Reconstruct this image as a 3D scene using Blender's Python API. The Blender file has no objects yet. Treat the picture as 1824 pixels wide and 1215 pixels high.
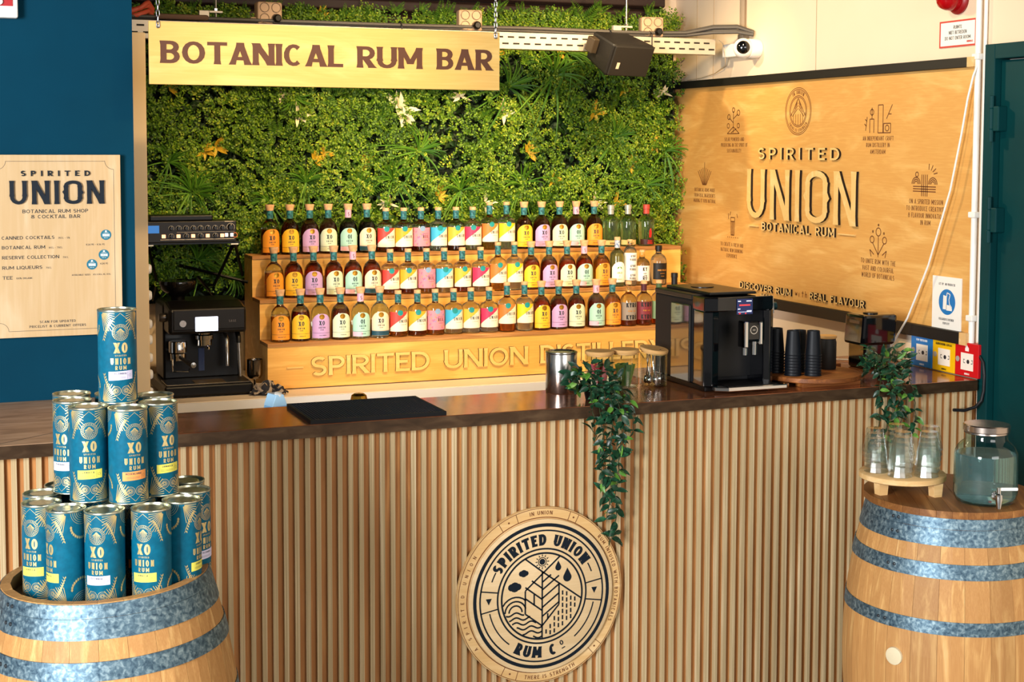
import bpy, math, random
import numpy as np
from mathutils import Vector, Matrix
random.seed(7); RNG = np.random.default_rng(7)
PI = math.pi; S_ = math.sin; C_ = math.cos; R_ = math.radians

# ------------------------------------------------------------------ camera, light, exposure
scene = bpy.context.scene
COL = scene.collection
scene.view_settings.view_transform = 'Standard'
scene.view_settings.look = 'None'
scene.view_settings.gamma = 1.0
scene.view_settings.use_curve_mapping = False
scene.view_settings.exposure = 0.28
scene.cycles.transparent_max_bounces = 32; scene.cycles.max_bounces = 14; scene.cycles.transmission_bounces = 14

FPX = 2644.0; YAW = 0.379813; PITCH = 0.069175; ROLL = -0.0025865
cam_data = bpy.data.cameras.new('camera'); cam = bpy.data.objects.new('camera', cam_data); COL.objects.link(cam)
_f = Vector((S_(YAW)*C_(PITCH), C_(YAW)*C_(PITCH), -S_(PITCH)))
_r = Vector((C_(YAW), -S_(YAW), 0)); _d = _f.cross(_r)
_r2 = C_(ROLL)*_r + S_(ROLL)*_d; _d2 = -S_(ROLL)*_r + C_(ROLL)*_d
_m = Matrix((_r2, -_d2, -_f)).transposed().to_4x4(); _m.translation = (0, 0, 2.0)
cam.matrix_world = _m
cam_data.sensor_width = 36; cam_data.lens = FPX/1824*36
cam_data.shift_y = (448.3-607.5)/1824
cam_data.clip_start = 0.05; cam_data.clip_end = 60
scene.camera = cam

world = bpy.data.worlds.new('world'); scene.world = world; world.use_nodes = True
world.node_tree.nodes['Background'].inputs[0].default_value = (1.0, 0.96, 0.90, 1)
world.node_tree.nodes['Background'].inputs[1].default_value = 0.24

def light(name, kind, loc, target, power, color, size=None, size_y=None, spot=None, blend=0.6):
    d = bpy.data.lights.new(name, kind); d.energy = power; d.color = color
    if kind == 'AREA':
        d.shape = 'RECTANGLE'; d.size = size; d.size_y = size_y or size
    elif kind == 'SPOT':
        d.spot_size = R_(spot); d.spot_blend = blend; d.shadow_soft_size = size or 0.05
    else: d.shadow_soft_size = size or 0.05
    o = bpy.data.objects.new(name, d); COL.objects.link(o)
    o.location = loc
    o.rotation_euler = (Vector(target)-Vector(loc)).to_track_quat('-Z', 'Y').to_euler()
    return o
WARM = (1.0, 0.68, 0.33); WARM2 = (1.0, 0.79, 0.50)
# daylight from the shop front, behind the camera to the left and to the right
light('window_daylight', 'AREA', (-3.0, 0.5, 2.1), (1.4, 4.6, 0.8), 440, (0.97, 0.98, 1.0), 1.5, 1.8)
light('window_daylight', 'AREA', (2.6, -2.6, 2.7), (2.4, 5.0, 1.1), 125, (1.0, 0.98, 0.95), 3.2, 2.0)
# warm ceiling spots over the back bar
for x, y, tx, ty, tz, p, a in [(1.15, 5.3, 1.6, 7.0, 1.75, 30, 70), (1.95, 5.3, 2.1, 7.0, 1.65, 150, 72), (2.75, 5.3, 2.8, 7.0, 1.7, 165, 72), (3.25, 5.5, 3.4, 7.0, 2.0, 110, 75)]:
    light('ceiling_spot', 'SPOT', (x, y, 3.05), (tx, ty, tz), p, WARM, 0.05, None, a, 0.8)
light('ceiling_spot', 'SPOT', (1.5, 3.9, 3.1), (1.35, 5.3, 2.2), 75, WARM, 0.05, None, 50, 0.9)
light('ceiling_spot', 'SPOT', (2.2, 6.35, 3.15), (3.88, 5.7, 1.95), 105, WARM2, 0.06, None, 95, 0.9)
light('ceiling_spot', 'SPOT', (2.3, 4.4, 3.15), (3.88, 5.1, 1.7), 45, WARM2, 0.06, None, 80, 0.9)

# ------------------------------------------------------------------ helpers
def srgb(h):
    h = h.lstrip('#'); c = [int(h[i:i+2], 16)/255 for i in (0, 2, 4)]
    return tuple((v/12.92 if v <= .04045 else ((v+.055)/1.055)**2.4) for v in c)+(1.0,)
MATS = {}
def mat(name, col='#888888', rough=.5, metal=0., spec=.5, trans=0., ior=1.45, alpha=1., emit=None, estr=1., coat=0.):
    if name in MATS: return MATS[name]
    m = bpy.data.materials.new(name); m.use_nodes = True
    b = m.node_tree.nodes['Principled BSDF']
    b.inputs['Base Color'].default_value = srgb(col) if isinstance(col, str) else tuple(col)+(1,)
    b.inputs['Roughness'].default_value = rough; b.inputs['Metallic'].default_value = metal
    b.inputs['Specular IOR Level'].default_value = spec; b.inputs['Transmission Weight'].default_value = trans
    b.inputs['IOR'].default_value = ior; b.inputs['Alpha'].default_value = alpha; b.inputs['Coat Weight'].default_value = coat
    if emit: b.inputs['Emission Color'].default_value = srgb(emit); b.inputs['Emission Strength'].default_value = estr
    MATS[name] = m; return m
def nodes(m): return m.node_tree.nodes, m.node_tree.links, m.node_tree.nodes['Principled BSDF']
def ramp(N, stops):
    r = N.new('ShaderNodeValToRGB'); e = r.color_ramp.elements
    while len(e) > 1: e.remove(e[-1])
    e[0].position, e[0].color = stops[0][0], srgb(stops[0][1])
    for p, c in stops[1:]:
        k = e.new(p); k.color = srgb(c)
    return r
def coords(N, L, scale, kind='Object', rand=False):
    tc = N.new('ShaderNodeTexCoord'); mp = N.new('ShaderNodeMapping'); mp.inputs['Scale'].default_value = scale
    L.new(tc.outputs[kind], mp.inputs['Vector'])
    if rand:
        oi = N.new('ShaderNodeObjectInfo'); k = N.new('ShaderNodeVectorMath'); k.operation = 'SCALE'
        k.inputs[0].default_value = (37, 19, 53); L.new(oi.outputs['Random'], k.inputs['Scale']); L.new(k.outputs[0], mp.inputs['Location'])
    return mp
def noise_mat(name, stops, scale=(1, 1, 1), nscale=5, detail=5, dist=0., rough=.5, metal=0., bump=0., rand=False, rough_var=0., kind='Object', spec=.5, coat=0.):
    if name in MATS: return MATS[name]
    m = mat(name, '#888888', rough, metal, spec, coat=coat); N, L, B = nodes(m)
    mp = coords(N, L, scale, kind, rand)
    n = N.new('ShaderNodeTexNoise'); n.inputs['Scale'].default_value = nscale; n.inputs['Detail'].default_value = detail; n.inputs['Distortion'].default_value = dist
    L.new(mp.outputs[0], n.inputs['Vector'])
    r = ramp(N, stops); L.new(n.outputs['Fac'], r.inputs[0]); L.new(r.outputs[0], B.inputs['Base Color'])
    if bump:
        b = N.new('ShaderNodeBump'); b.inputs['Strength'].default_value = bump; b.inputs['Distance'].default_value = .002
        L.new(n.outputs['Fac'], b.inputs['Height']); L.new(b.outputs[0], B.inputs['Normal'])
    if rough_var:
        q = N.new('ShaderNodeMapRange'); q.inputs[3].default_value = rough-rough_var; q.inputs[4].default_value = rough+rough_var
        L.new(n.outputs['Fac'], q.inputs[0]); L.new(q.outputs[0], B.inputs['Roughness'])
    return m
def wood_mat(name, lo, mid, hi, grain=(1, 9, 9), nscale=3., dist=1.2, rough=.5, fine=60, rand=False, spec=.4, tone=0.):
    """figured wood: stretched noise bands plus fine grain along the slow axis"""
    if name in MATS: return MATS[name]
    m = mat(name, '#888888', rough, 0, spec); N, L, B = nodes(m)
    mp = coords(N, L, grain, 'Object', rand)
    n = N.new('ShaderNodeTexNoise'); n.inputs['Scale'].default_value = nscale; n.inputs['Detail'].default_value = 4; n.inputs['Distortion'].default_value = dist
    L.new(mp.outputs[0], n.inputs['Vector'])
    w = N.new('ShaderNodeMath'); w.operation = 'MULTIPLY'; w.inputs[1].default_value = 9.0; L.new(n.outputs['Fac'], w.inputs[0])
    s = N.new('ShaderNodeMath'); s.operation = 'SINE'; L.new(w.outputs[0], s.inputs[0])
    h = N.new('ShaderNodeMapRange'); h.inputs[1].default_value = -1; L.new(s.outputs[0], h.inputs[0])
    mp2 = coords(N, L, tuple(g*g for g in grain), 'Object', rand)
    f = N.new('ShaderNodeTexNoise'); f.inputs['Scale'].default_value = fine/10; f.inputs['Detail'].default_value = 3
    L.new(mp2.outputs[0], f.inputs['Vector'])
    mx = N.new('ShaderNodeMix'); mx.data_type = 'FLOAT'; mx.inputs[0].default_value = .45
    L.new(h.outputs[0], mx.inputs[2]); L.new(f.outputs['Fac'], mx.inputs[3])
    r = ramp(N, [(.2, lo), (.5, mid), (.8, hi)]); L.new(mx.outputs[0], r.inputs[0])
    if tone:
        oi = N.new('ShaderNodeObjectInfo'); hs = N.new('ShaderNodeHueSaturation')
        q = N.new('ShaderNodeMapRange'); q.inputs[3].default_value = 1-tone; q.inputs[4].default_value = 1+tone
        L.new(oi.outputs['Random'], q.inputs[0]); L.new(q.outputs[0], hs.inputs['Value']); L.new(r.outputs[0], hs.inputs['Color']); L.new(hs.outputs[0], B.inputs['Base Color'])
    else: L.new(r.outputs[0], B.inputs['Base Color'])
    b = N.new('ShaderNodeBump'); b.inputs['Strength'].default_value = .12; b.inputs['Distance'].default_value = .001
    L.new(f.outputs['Fac'], b.inputs['Height']); L.new(b.outputs[0], B.inputs['Normal'])
    return m

class MB:
    """collects faces of one mesh"""
    def __init__(s, side=None): s.v = []; s.f = []; s.m = []; s.side = side
    def add(s, vs, fs, mi=0):
        o = len(s.v); s.v += [tuple(v) for v in vs]; s.f += [tuple(i+o for i in f) for f in fs]; s.m += [mi]*len(fs); return s
    def box(s, x0, x1, y0, y1, z0, z1, mi=0, M=None):
        vs = [(x, y, z) for z in (z0, z1) for y in (y0, y1) for x in (x0, x1)]
        if M is not None: vs = [M @ Vector(v) for v in vs]
        return s.add(vs, [(0, 2, 3, 1), (4, 5, 7, 6), (0, 1, 5, 4), (2, 6, 7, 3), (0, 4, 6, 2), (1, 3, 7, 5)], mi)
    def lathe(s, prof, n=24, c=(0, 0, 0), mi=0, a0=0., a1=2*PI, M=None):
        full = abs(a1-a0-2*PI) < 1e-6; k = n if full else n+1; vs = []; fs = []
        for r, z in prof:
            for i in range(k):
                a = a0+(a1-a0)*i/n; p = Vector((c[0]+r*C_(a), c[1]+r*S_(a), c[2]+z)); vs.append(M @ p if M is not None else p)
        for j in range(len(prof)-1):
            for i in range(n):
                q = (i+1) % k; fs.append((j*k+i, j*k+q, (j+1)*k+q, (j+1)*k+i))
        if full:
            if prof[0][0] > 1e-6: fs.append(tuple(range(k-1, -1, -1)))
            if prof[-1][0] > 1e-6: fs.append(tuple((len(prof)-1)*k+i for i in range(k)))
        return s.add(vs, fs, mi)
    def open_lathe(s, prof, n=24, c=(0, 0, 0), mi=0):
        vs = [(c[0]+r*C_(2*PI*i/n), c[1]+r*S_(2*PI*i/n), c[2]+z) for r, z in prof for i in range(n)]
        return s.add(vs, [(j*n+i, j*n+(i+1) % n, (j+1)*n+(i+1) % n, (j+1)*n+i) for j in range(len(prof)-1) for i in range(n)], mi)
    def tube(s, pts, r, n=8, mi=0, closed=False):
        pts = [Vector(p) for p in pts]; L = len(pts); vs = []; fs = []
        rr = r if hasattr(r, '__len__') else [r]*L
        up = None
        for i, p in enumerate(pts):
            if closed: t = pts[(i+1) % L]-pts[i-1]
            else: t = pts[min(i+1, L-1)]-pts[max(i-1, 0)]
            t.normalize()
            if up is None:
                up = Vector((0, 0, 1)) if abs(t.z) < .9 else Vector((1, 0, 0))
            sd = t.cross(up); sd.normalize(); up = sd.cross(t)
            for k in range(n):
                a = 2*PI*k/n; vs.append(p+rr[i]*(C_(a)*sd+S_(a)*up))
        for i in range(L if closed else L-1):
            for k in range(n):
                j = (i+1) % L; q = (k+1) % n; fs.append((i*n+k, i*n+q, j*n+q, j*n+k))
        if not closed: fs += [tuple(range(n-1, -1, -1)), tuple((L-1)*n+k for k in range(n))]
        return s.add(vs, fs, mi)
    def prism(s, poly, fn, w0, w1, mi=0):
        """polygon (u,v) counter-clockwise, extruded from w0 (back) to w1 (front); fn(u,v,w) -> xyz"""
        n = len(poly)
        if w0 == w1: return s.add([fn(u, v, w1) for u, v in poly], [tuple(range(n))], mi)
        vs = [fn(u, v, w0) for u, v in poly]+[fn(u, v, w1) for u, v in poly]
        fs = [tuple(range(n, 2*n)), tuple(range(n-1, -1, -1))]+[(i, (i+1) % n, n+(i+1) % n, n+i) for i in range(n)]
        s.add(vs, fs, mi)
        if s.side is not None: s.m[-n:] = [s.side]*n
        return s
    def ring(s, r0, r1, fn, w0, w1, n=48, c=(0, 0), a0=0., a1=2*PI, mi=0):
        for i in range(n):
            a = a0+(a1-a0)*i/n; b = a0+(a1-a0)*(i+1)/n
            s.prism([(c[0]+r0*C_(a), c[1]+r0*S_(a)), (c[0]+r1*C_(a), c[1]+r1*S_(a)), (c[0]+r1*C_(b), c[1]+r1*S_(b)), (c[0]+r0*C_(b), c[1]+r0*S_(b))], fn, w0, w1, mi)
        return s
    def line(s, pts, t, fn, w0, w1, mi=0, step=None):
        if step:
            q = [pts[0]]
            for (x0, y0), (x1, y1) in zip(pts, pts[1:]):
                n = max(1, int(math.ceil(math.hypot(x1-x0, y1-y0)/step))); q += [(x0+(x1-x0)*i/n, y0+(y1-y0)*i/n) for i in range(1, n+1)]
            pts = q
        for (x0, y0), (x1, y1) in zip(pts, pts[1:]):
            d = math.hypot(x1-x0, y1-y0) or 1e-9; nx, ny = -(y1-y0)/d*t/2, (x1-x0)/d*t/2
            s.prism([(x0-nx, y0-ny), (x1-nx, y1-ny), (x1+nx, y1+ny), (x0+nx, y0+ny)], fn, w0, w1, mi)
        return s
    def mesh(s, name, mats, smooth=None):
        me = bpy.data.meshes.new(name); me.from_pydata(s.v, [], s.f); 
        for m in (mats if isinstance(mats, (list, tuple)) else [mats]): me.materials.append(m)
        me.polygons.foreach_set('material_index', s.m)
        if smooth is not None:
            me.polygons.foreach_set('use_smooth', [True]*len(s.f)); me.update(); me.set_sharp_from_angle(angle=R_(smooth))
        me.update(); return me
    def build(s, name, mats, parent=None, smooth=None, bev=0., loc=None, rot=None):
        return obj(name, s.mesh(name, mats, smooth), parent, bev, loc, rot)
def obj(name, me, parent=None, bev=0., loc=None, rot=None):
    o = bpy.data.objects.new(name, me); COL.objects.link(o)
    if parent: o.parent = parent
    if loc is not None: o.location = loc
    if rot is not None: o.rotation_euler = rot
    if bev:
        b = o.modifiers.new('bevel', 'BEVEL'); b.width = bev; b.segments = 2; b.limit_method = 'ANGLE'; b.angle_limit = R_(40)
    return o
def tag(o, label, cat, group=None):
    o['label'] = label; o['category'] = cat
    if group: o['group'] = group
    return o
def thing(name, label, cat, loc=(0, 0, 0), rz=0., group=None, rot=None):
    o = bpy.data.objects.new(name, None); COL.objects.link(o); o.empty_display_size = .05
    o.location = loc; o.rotation_euler = rot or (0, 0, rz); return tag(o, label, cat, group)
def struct(o): o['kind'] = 'structure'; return o
def copy_tree(o, parent=None):
    c = o.copy(); COL.objects.link(c); c.parent = parent
    for ch in list(o.children): copy_tree(ch, c)
    return c
def FRONT(y):   # plane facing the camera side (-Y): u -> +X, v -> +Z
    return lambda u, v, w: (u, y-w, v)
def CYL(r, ang=-PI/2):   # wrapped on a vertical cylinder facing -Y
    return lambda u, v, w: ((r+w)*C_(ang+u/r), (r+w)*S_(ang+u/r), v)

# ------------------------------------------------------------------ stroke lettering
GW = {'I': .0, 'M': .82, 'X': .74, 'A': .68, 'W': .95, 'E': .5, 'F': .48, 'L': .48, 'S': .54, 'J': .45, 'O': .72, 'C': .64, 'Q': .74, 'G': .68, 'D': .66, 'N': .68, 'U': .66, ' ': .34, '.': .2, ',': .2, '-': .4, '1': .25, "'": .15, '&': .7, 'P': .56, 'R': .6, 'B': .58, '!': .2}
def glyph(ch, w, t, h):
    a = t/2; b = h/2; c = w/2; o = []
    V = lambda x, y0=0., y1=1.: o.append(('L', x, y0, x, y1, t))
    Hh = lambda x0, x1, y: o.append(('H', x0, y, x1, y, h))
    D = lambda x0, y0, x1, y1, k=1.: o.append(('L', x0, y0, x1, y1, t*k*(.72+.28*min(1., w/.6))))
    A = lambda cx, cy, rx, ry, a0, a1: o.append(('A', cx, cy, rx, ry, a0, a1))
    if ch == 'A': D(a, 0, c, 1, .9); D(w-a, 0, c, 1); Hh(.25*w, .75*w, .28)
    elif ch == 'B':
        V(a); [Hh(a, .5*w, y) for y in (1-b, .53, b)]
        A(.5*w, (1.53-b)/2, .46*w-a, (.47-b)/2, -90, 90); A(.5*w, (.53+b)/2, .5*w-a, (.53-b)/2, -90, 90)
    elif ch == 'C': A(c, .5, c-a, .5-b, 48, 312)
    elif ch == 'D': V(a); Hh(a, .42*w, 1-b); Hh(a, .42*w, b); A(.42*w, .5, .58*w-a, .5-b, -90, 90)
    elif ch == 'E': V(a); Hh(a, w, 1-b); Hh(a, .85*w, .52); Hh(a, w, b)
    elif ch == 'F': V(a); Hh(a, w, 1-b); Hh(a, .85*w, .5)
    elif ch == 'G': A(c, .5, c-a, .5-b, 48, 320); V(w-a, .08, .48); Hh(.55*w, w, .46)
    elif ch == 'H': V(a); V(w-a); Hh(a, w-a, .52)
    elif ch == 'I': V(c)
    elif ch == 'J': V(w-a, .3, 1); A(c, .3, c-a, .3-b, 190, 360)
    elif ch == 'K': V(a); D(a, .42, w-a, 1, .9); D(.38*w, .58, w-a, 0)
    elif ch == 'L': V(a); Hh(a, w, b)
    elif ch == 'M': V(a); V(w-a); D(a, 1, c, .22, .85); D(w-a, 1, c, .22, .85)
    elif ch == 'N': V(a); V(w-a); D(a, 1, w-a, 0)
    elif ch in 'O0': A(c, .5, c-a, .5-b, 0, 360)
    elif ch == '@':   # squared O with side spurs
        q = .22
        V(a, q, 1-q); V(w-a, q, 1-q); A(c, 1-q, c-a, q-b, 0, 180); A(c, q, c-a, q-b, 180, 360)
        o.append(('P', [(-.10*w, .52), (0, .40), (0, .60)])); o.append(('P', [(1.10*w, .48), (w, .60), (w, .40)]))
    elif ch == 'P': V(a); Hh(a, .5*w, 1-b); Hh(a, .5*w, .44); A(.5*w, (1.44-b)/2, .5*w-a, (.56-b)/2, -90, 90)
    elif ch == 'Q': A(c, .5, c-a, .5-b, 0, 360); D(.6*w, .25, w, -.12, .8)
    elif ch == 'R': V(a); Hh(a, .5*w, 1-b); Hh(a, .5*w, .46); A(.5*w, (1.46-b)/2, .48*w-a, (.54-b)/2, -90, 90); D(.42*w, .48, w-a, 0)
    elif ch == 'S': k = (.5-b)/2; A(c, 1-b-k, c-a, k, 35, 268); A(c, b+k, c-a, k, -145, 92)
    elif ch == 'T': V(c); Hh(0, w, 1-b)
    elif ch == 'U': V(a, .34, 1); V(w-a, .34, 1); A(c, .34, c-a, .34-b, 180, 360)
    elif ch == 'V': D(a, 1, c, 0); D(w-a, 1, c, 0, .9)
    elif ch == 'W': D(a, 1, .28*w, 0); D(.28*w, 0, c, .9, .85); D(c, .9, .72*w, 0); D(.72*w, 0, w-a, 1, .85)
    elif ch == 'X': D(a, 1, w-a, 0); D(a, 0, w-a, 1, .85)
    elif ch == 'Y': D(a, 1, c, .45); D(w-a, 1, c, .45, .9); V(c, 0, .48)
    elif ch == 'Z': Hh(0, w, 1-b); Hh(0, w, b); D(a, b, w-a, 1-b)
    elif ch == '1': V(w-a); D(0, .8, w-a, .95, .7)
    elif ch == '2': A(c, .7, c-a, .3-b, -30, 165); D(w*.85, .55, a, b, .9); Hh(0, w, b)
    elif ch == '3': A(c, .74, c-a, .26-b, -90, 150); A(c, .27, c-a, .27-b, -150, 90)
    elif ch == '4': V(w*.7); Hh(0, w, .3); D(0, .3, w*.7, 1, .8)
    elif ch == '5': Hh(a, w, 1-b); V(a, .5, 1); A(c*.9, .3, c-a, .3-b, -140, 120)
    elif ch == '6': A(c, .3, c-a, .3-b, 0, 360); A(c*1.3, .3, c*1.3-a, .7-b, 95, 180)
    elif ch == '7': Hh(0, w, 1-b); D(w-a, 1-b, .3*w, 0)
    elif ch in '8&': A(c, .75, c*.8-a, .25-b, 0, 360); A(c, .27, c-a, .27-b, 0, 360)
    elif ch == '9': A(c, .7, c-a, .3-b, 0, 360); A(c*.7, .7, c*1.3-a, .7-b, -85, 0)
    elif ch == '-': Hh(0, w, .42)
    elif ch in '.,': D(a, 0, a, t)
    elif ch == '%': A(.22*w, .75, .2*w, .2, 0, 360); A(.78*w, .25, .2*w, .2, 0, 360); D(.15*w, 0, .85*w, 1, .6)
    elif ch == '$': A(c, .5, c-a, .5-b, 50, 310); Hh(-.1*w, .7*w, .58); Hh(-.1*w, .7*w, .4)   # euro sign
    elif ch == '/': D(0, 0, w, 1, .8)
    return o
def text_width(s, size, t, cond, track):
    return sum(((t if c == 'I' else GW.get(c, .62)*cond+(t*.2))+track)*size for c in s)-track*size
def text(mb, s, fn, x, y, size, t=.16, cond=1., track=.12, fl=.25, align='c', w0=.0004, w1=None, mi=0, hk=.8, seg=8):
    """letters of cap height `size` on the base line y; fn(u,v,w) -> xyz"""
    w1 = w0 if w1 is None else w1
    tw = text_width(s, size, t, cond, track)
    u = x-(tw/2 if align == 'c' else (tw if align == 'r' else 0))
    for ch in s:
        gw = t if ch == 'I' else GW.get('O' if ch == '@' else ch, .62)*cond+t*.2
        dots = ch == 'Ö'
        for ki, k in enumerate(glyph('O' if dots else ch, gw, t, t*hk)):
            e_ = ki*6e-5; v0, v1 = (w0+e_, w0+e_) if w0 == w1 else (w0, w1+e_)
            if k[0] in 'LH':
                _, x0, y0, x1, y1, tt = k; d = math.hypot(x1-x0, y1-y0)
                if d < 1e-6: continue
                nx, ny = -(y1-y0)/d, (x1-x0)/d
                if abs(y1-y0) > .35*d: nx, ny = -d/(y1-y0), 0.
                st = [(0, 1+fl), (.18, 1+.2*fl), (.82, 1+.2*fl), (1, 1+fl)] if (fl and k[0] == 'L' and d > .45) else [(0, 1), (1, 1)]
                for (p, wa), (q, wb) in zip(st, st[1:]):
                    A_ = (x0+(x1-x0)*p, y0+(y1-y0)*p); B_ = (x0+(x1-x0)*q, y0+(y1-y0)*q); ha, hb = wa*tt/2, wb*tt/2
                    mb.prism([(u+size*X, y+size*Y) for X, Y in ((A_[0]-nx*ha, A_[1]-ny*ha), (B_[0]-nx*hb, B_[1]-ny*hb), (B_[0]+nx*hb, B_[1]+ny*hb), (A_[0]+nx*ha, A_[1]+ny*ha))], fn, v0, v1, mi)
            elif k[0] == 'P':
                P = k[1]; ar = sum(P[i-1][0]*P[i][1]-P[i][0]*P[i-1][1] for i in range(3))
                mb.prism([(u+size*X, y+size*Y) for X, Y in (P if ar > 0 else P[::-1])], fn, v0, v1, mi)
            else:
                _, cx, cy, rx, ry, a0, a1 = k; n = max(3, int(seg*abs(a1-a0)/180))
                P = []
                for i in range(n+1):
                    a = R_(a0+(a1-a0)*i/n); ex, ey = C_(a), S_(a)
                    th = (t*abs(ex)**1.5+t*hk*(1-abs(ex)**1.5))/2
                    P.append(((cx+(rx-th)*ex, cy+(ry-th)*ey), (cx+(rx+th)*ex, cy+(ry+th)*ey)))
                for (i0, o0), (i1, o1) in zip(P, P[1:]):
                    mb.prism([(u+size*X, y+size*Y) for X, Y in (i0, o0, o1, i1)], fn, v0, v1, mi)
        if dots:
            for q in (.25, .75): mb.prism([(u+size*(gw*q+dx), y+size*(1.1+dy)) for dx, dy in ((-.07, 0), (.07, 0), (.07, .14), (-.07, .14))], fn, v0, v1, mi)
        u += (gw+track)*size
    return mb
ORD = ['first', 'second', 'third', 'fourth', 'fifth', 'sixth', 'seventh', 'eighth', 'ninth', 'tenth', 'eleventh', 'twelfth', 'thirteenth', 'fourteenth', 'fifteenth', 'sixteenth', 'seventeenth', 'eighteenth', 'nineteenth', 'twentieth', 'twenty-first', 'twenty-second', 'twenty-third']
# ------------------------------------------------------------------ materials shared by many things
M_ply = wood_mat('birch_plywood', '#d9a24e', '#e8b660', '#f0c678', (1, 6, 6), 2.2, 1.0, .45)
M_plywall = wood_mat('oiled_plywood_panel', '#d09a52', '#dcac64', '#e6bd7a', (8, 1.3, 5), 1.3, 1.6, .5)
M_plyedge = wood_mat('plywood_edge', '#9a6a38', '#bb8850', '#cf9f64', (1, 10, 30), 3, .5, .6)
M_signwood = wood_mat('pale_birch', '#dfb260', '#e9c272', '#f0d088', (1, 5, 5), 2.0, 1.1, .5)
M_menuwood = wood_mat('maple_veneer', '#c6a678', '#d0b48b', '#d9c09a', (4, 4, .8), 2.4, .8, .5)
M_slat = wood_mat('birch_slat', '#b39a70', '#d6bf96', '#e4d2ae', (90, 8, .5), 2.4, .2, .55, tone=.06, rand=True)
M_backing = wood_mat('oak_backing', '#ad733e', '#c0854b', '#cc9458', (6, 6, .7), 2.5, .8, .6)
M_bamboo = wood_mat('bamboo', '#d0a060', '#ddb074', '#e6c08a', (1, 14, 14), 2.5, .4, .5)
M_acacia = wood_mat('acacia', '#6f3f1c', '#a5652f', '#c58a4c', (1, 7, 7), 2.4, 1.2, .45)
M_pine = wood_mat('pine', '#d8ae72', '#e4c08a', '#ecce9e', (1, 10, 10), 2.2, .7, .5)
M_stave = wood_mat('oak_stave', '#b07e48', '#c89a5e', '#d4ac74', (10, 10, .6), 2.6, 1.4, .55, tone=.16, rand=True)
M_galv = noise_mat('galvanised_steel', [(.3, '#32485a'), (.5, '#5d7684'), (.7, '#94a9b0')], (1, 1, 1), 85, 5, .5, .5, .7, .1, rough_var=.1)
M_copper = noise_mat('aged_copper', [(.25, '#7a4028'), (.5, '#aa6844'), (.68, '#c48458'), (.85, '#d4a276')], (1.2, 5, 3), 5, 6, 1.2, .15, .62, .06, rough_var=.08)
M_copperedge = noise_mat('dark_copper_edge', [(.2, '#33261a'), (.5, '#4c3826'), (.8, '#66503a')], (2, 2, 6), 5, 6, .6, .45, .6)
M_cream = noise_mat('cream_wall_paint', [(.3, '#e4cdb0'), (.7, '#ebd7bd')], (1, 1, 1), 1.2, 3, 0, .75)
M_white = mat('white_paint', '#e9e6e0', .6)
M_whiteplastic = mat('white_plastic', '#eceae4', .4)
M_black = mat('black_plastic', '#050506', .35, spec=.3)
M_blackgloss = mat('black_gloss', '#06070a', .08, coat=.5)
M_blacktrim = mat('black_stained_trim', '#15120f', .55)
M_rubber = mat('black_rubber', '#05080c', .55, spec=.3)
M_steel = mat('brushed_steel', '#b9b7b2', .22, 1.)
M_chrome = mat('chrome', '#d8d8d8', .08, 1.)
M_grey = mat('grey_plastic', '#a39d92', .5)
M_navy = mat('navy_paint', '#0a1722', .55, spec=.3)
M_burn = mat('burnt_brown', '#6b3c1c', .7)
M_darkbrown = mat('dark_brown_lettering', '#5a3420', .6)
M_cork = noise_mat('cork_stopper', [(.3, '#c99a6c'), (.7, '#e0b88c')], (1, 1, 1), 60, 3, 0, .8)
M_cable = mat('black_cable', '#17171a', .5)
M_greycable = mat('grey_cable', '#4a4744', .55)
def thin_glass(name, col, base=.06, rough=.02):
    if name in MATS: return MATS[name]
    m = bpy.data.materials.new(name); m.use_nodes = True; N, L = m.node_tree.nodes, m.node_tree.links; N.clear()
    o = N.new('ShaderNodeOutputMaterial'); t = N.new('ShaderNodeBsdfTransparent'); t.inputs[0].default_value = srgb(col)
    g = N.new('ShaderNodeBsdfGlossy'); g.inputs['Roughness'].default_value = rough; mx = N.new('ShaderNodeMixShader'); f = N.new('ShaderNodeLayerWeight'); f.inputs[0].default_value = .5
    p = N.new('ShaderNodeMath'); p.operation = 'POWER'; p.inputs[1].default_value = 3.5; L.new(f.outputs['Facing'], p.inputs[0])
    a = N.new('ShaderNodeMath'); a.operation = 'MULTIPLY_ADD'; a.inputs[1].default_value = .7; a.inputs[2].default_value = base; L.new(p.outputs[0], a.inputs[0])
    L.new(a.outputs[0], mx.inputs[0]); L.new(t.outputs[0], mx.inputs[1]); L.new(g.outputs[0], mx.inputs[2]); L.new(mx.outputs[0], o.inputs[0])
    MATS[name] = m; return m
M_glass = mat('clear_glass', '#f4faf8', .02, trans=1., ior=1.45)
M_copper2 = M_copper

# ------------------------------------------------------------------ room
struct(MB().box(-4, 3.95, -3, 7.4, -.16, -.1).build('floor', noise_mat('concrete_floor', [(.3, '#6d6a66'), (.7, '#8a8781')], (1, 1, 1), 2, 6, 0, .6)))
struct(MB().box(-4, 3.95, 1.5, 7.4, 3.4, 3.46).build('ceiling', mat('dark_ceiling', '#3a3430', .8)))
struct(MB().box(-4, 3.95, 7.3, 7.4, -.1, 3.4).build('wall_back', M_cream))
wr = struct(MB().box(3.88, 3.95, 4.71, 7.3, -.1, 3.4).box(3.88, 3.95, 3.45, 4.71, 2.41, 3.4).box(3.88, 3.95, -3, 3.45, -.1, 3.4).build('wall_right', M_cream))
for y in (7.06, 6.88, 5.92):
    MB().box(3.8786, 3.881, y-.0015, y+.0015, 2.36, 3.4).build('seam', mat('seam_shadow_gap', '#b49a78', .8), wr)
M_blue = noise_mat('petrol_blue_wall', [(.3, '#003448'), (.7, '#003a50')], (1, 1, 1), 3, 3, 0, .8, spec=.12)
struct(MB().box(-4, .723, 5.5, 5.58, -.1, 3.4).build('wall_left', M_blue))

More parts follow.
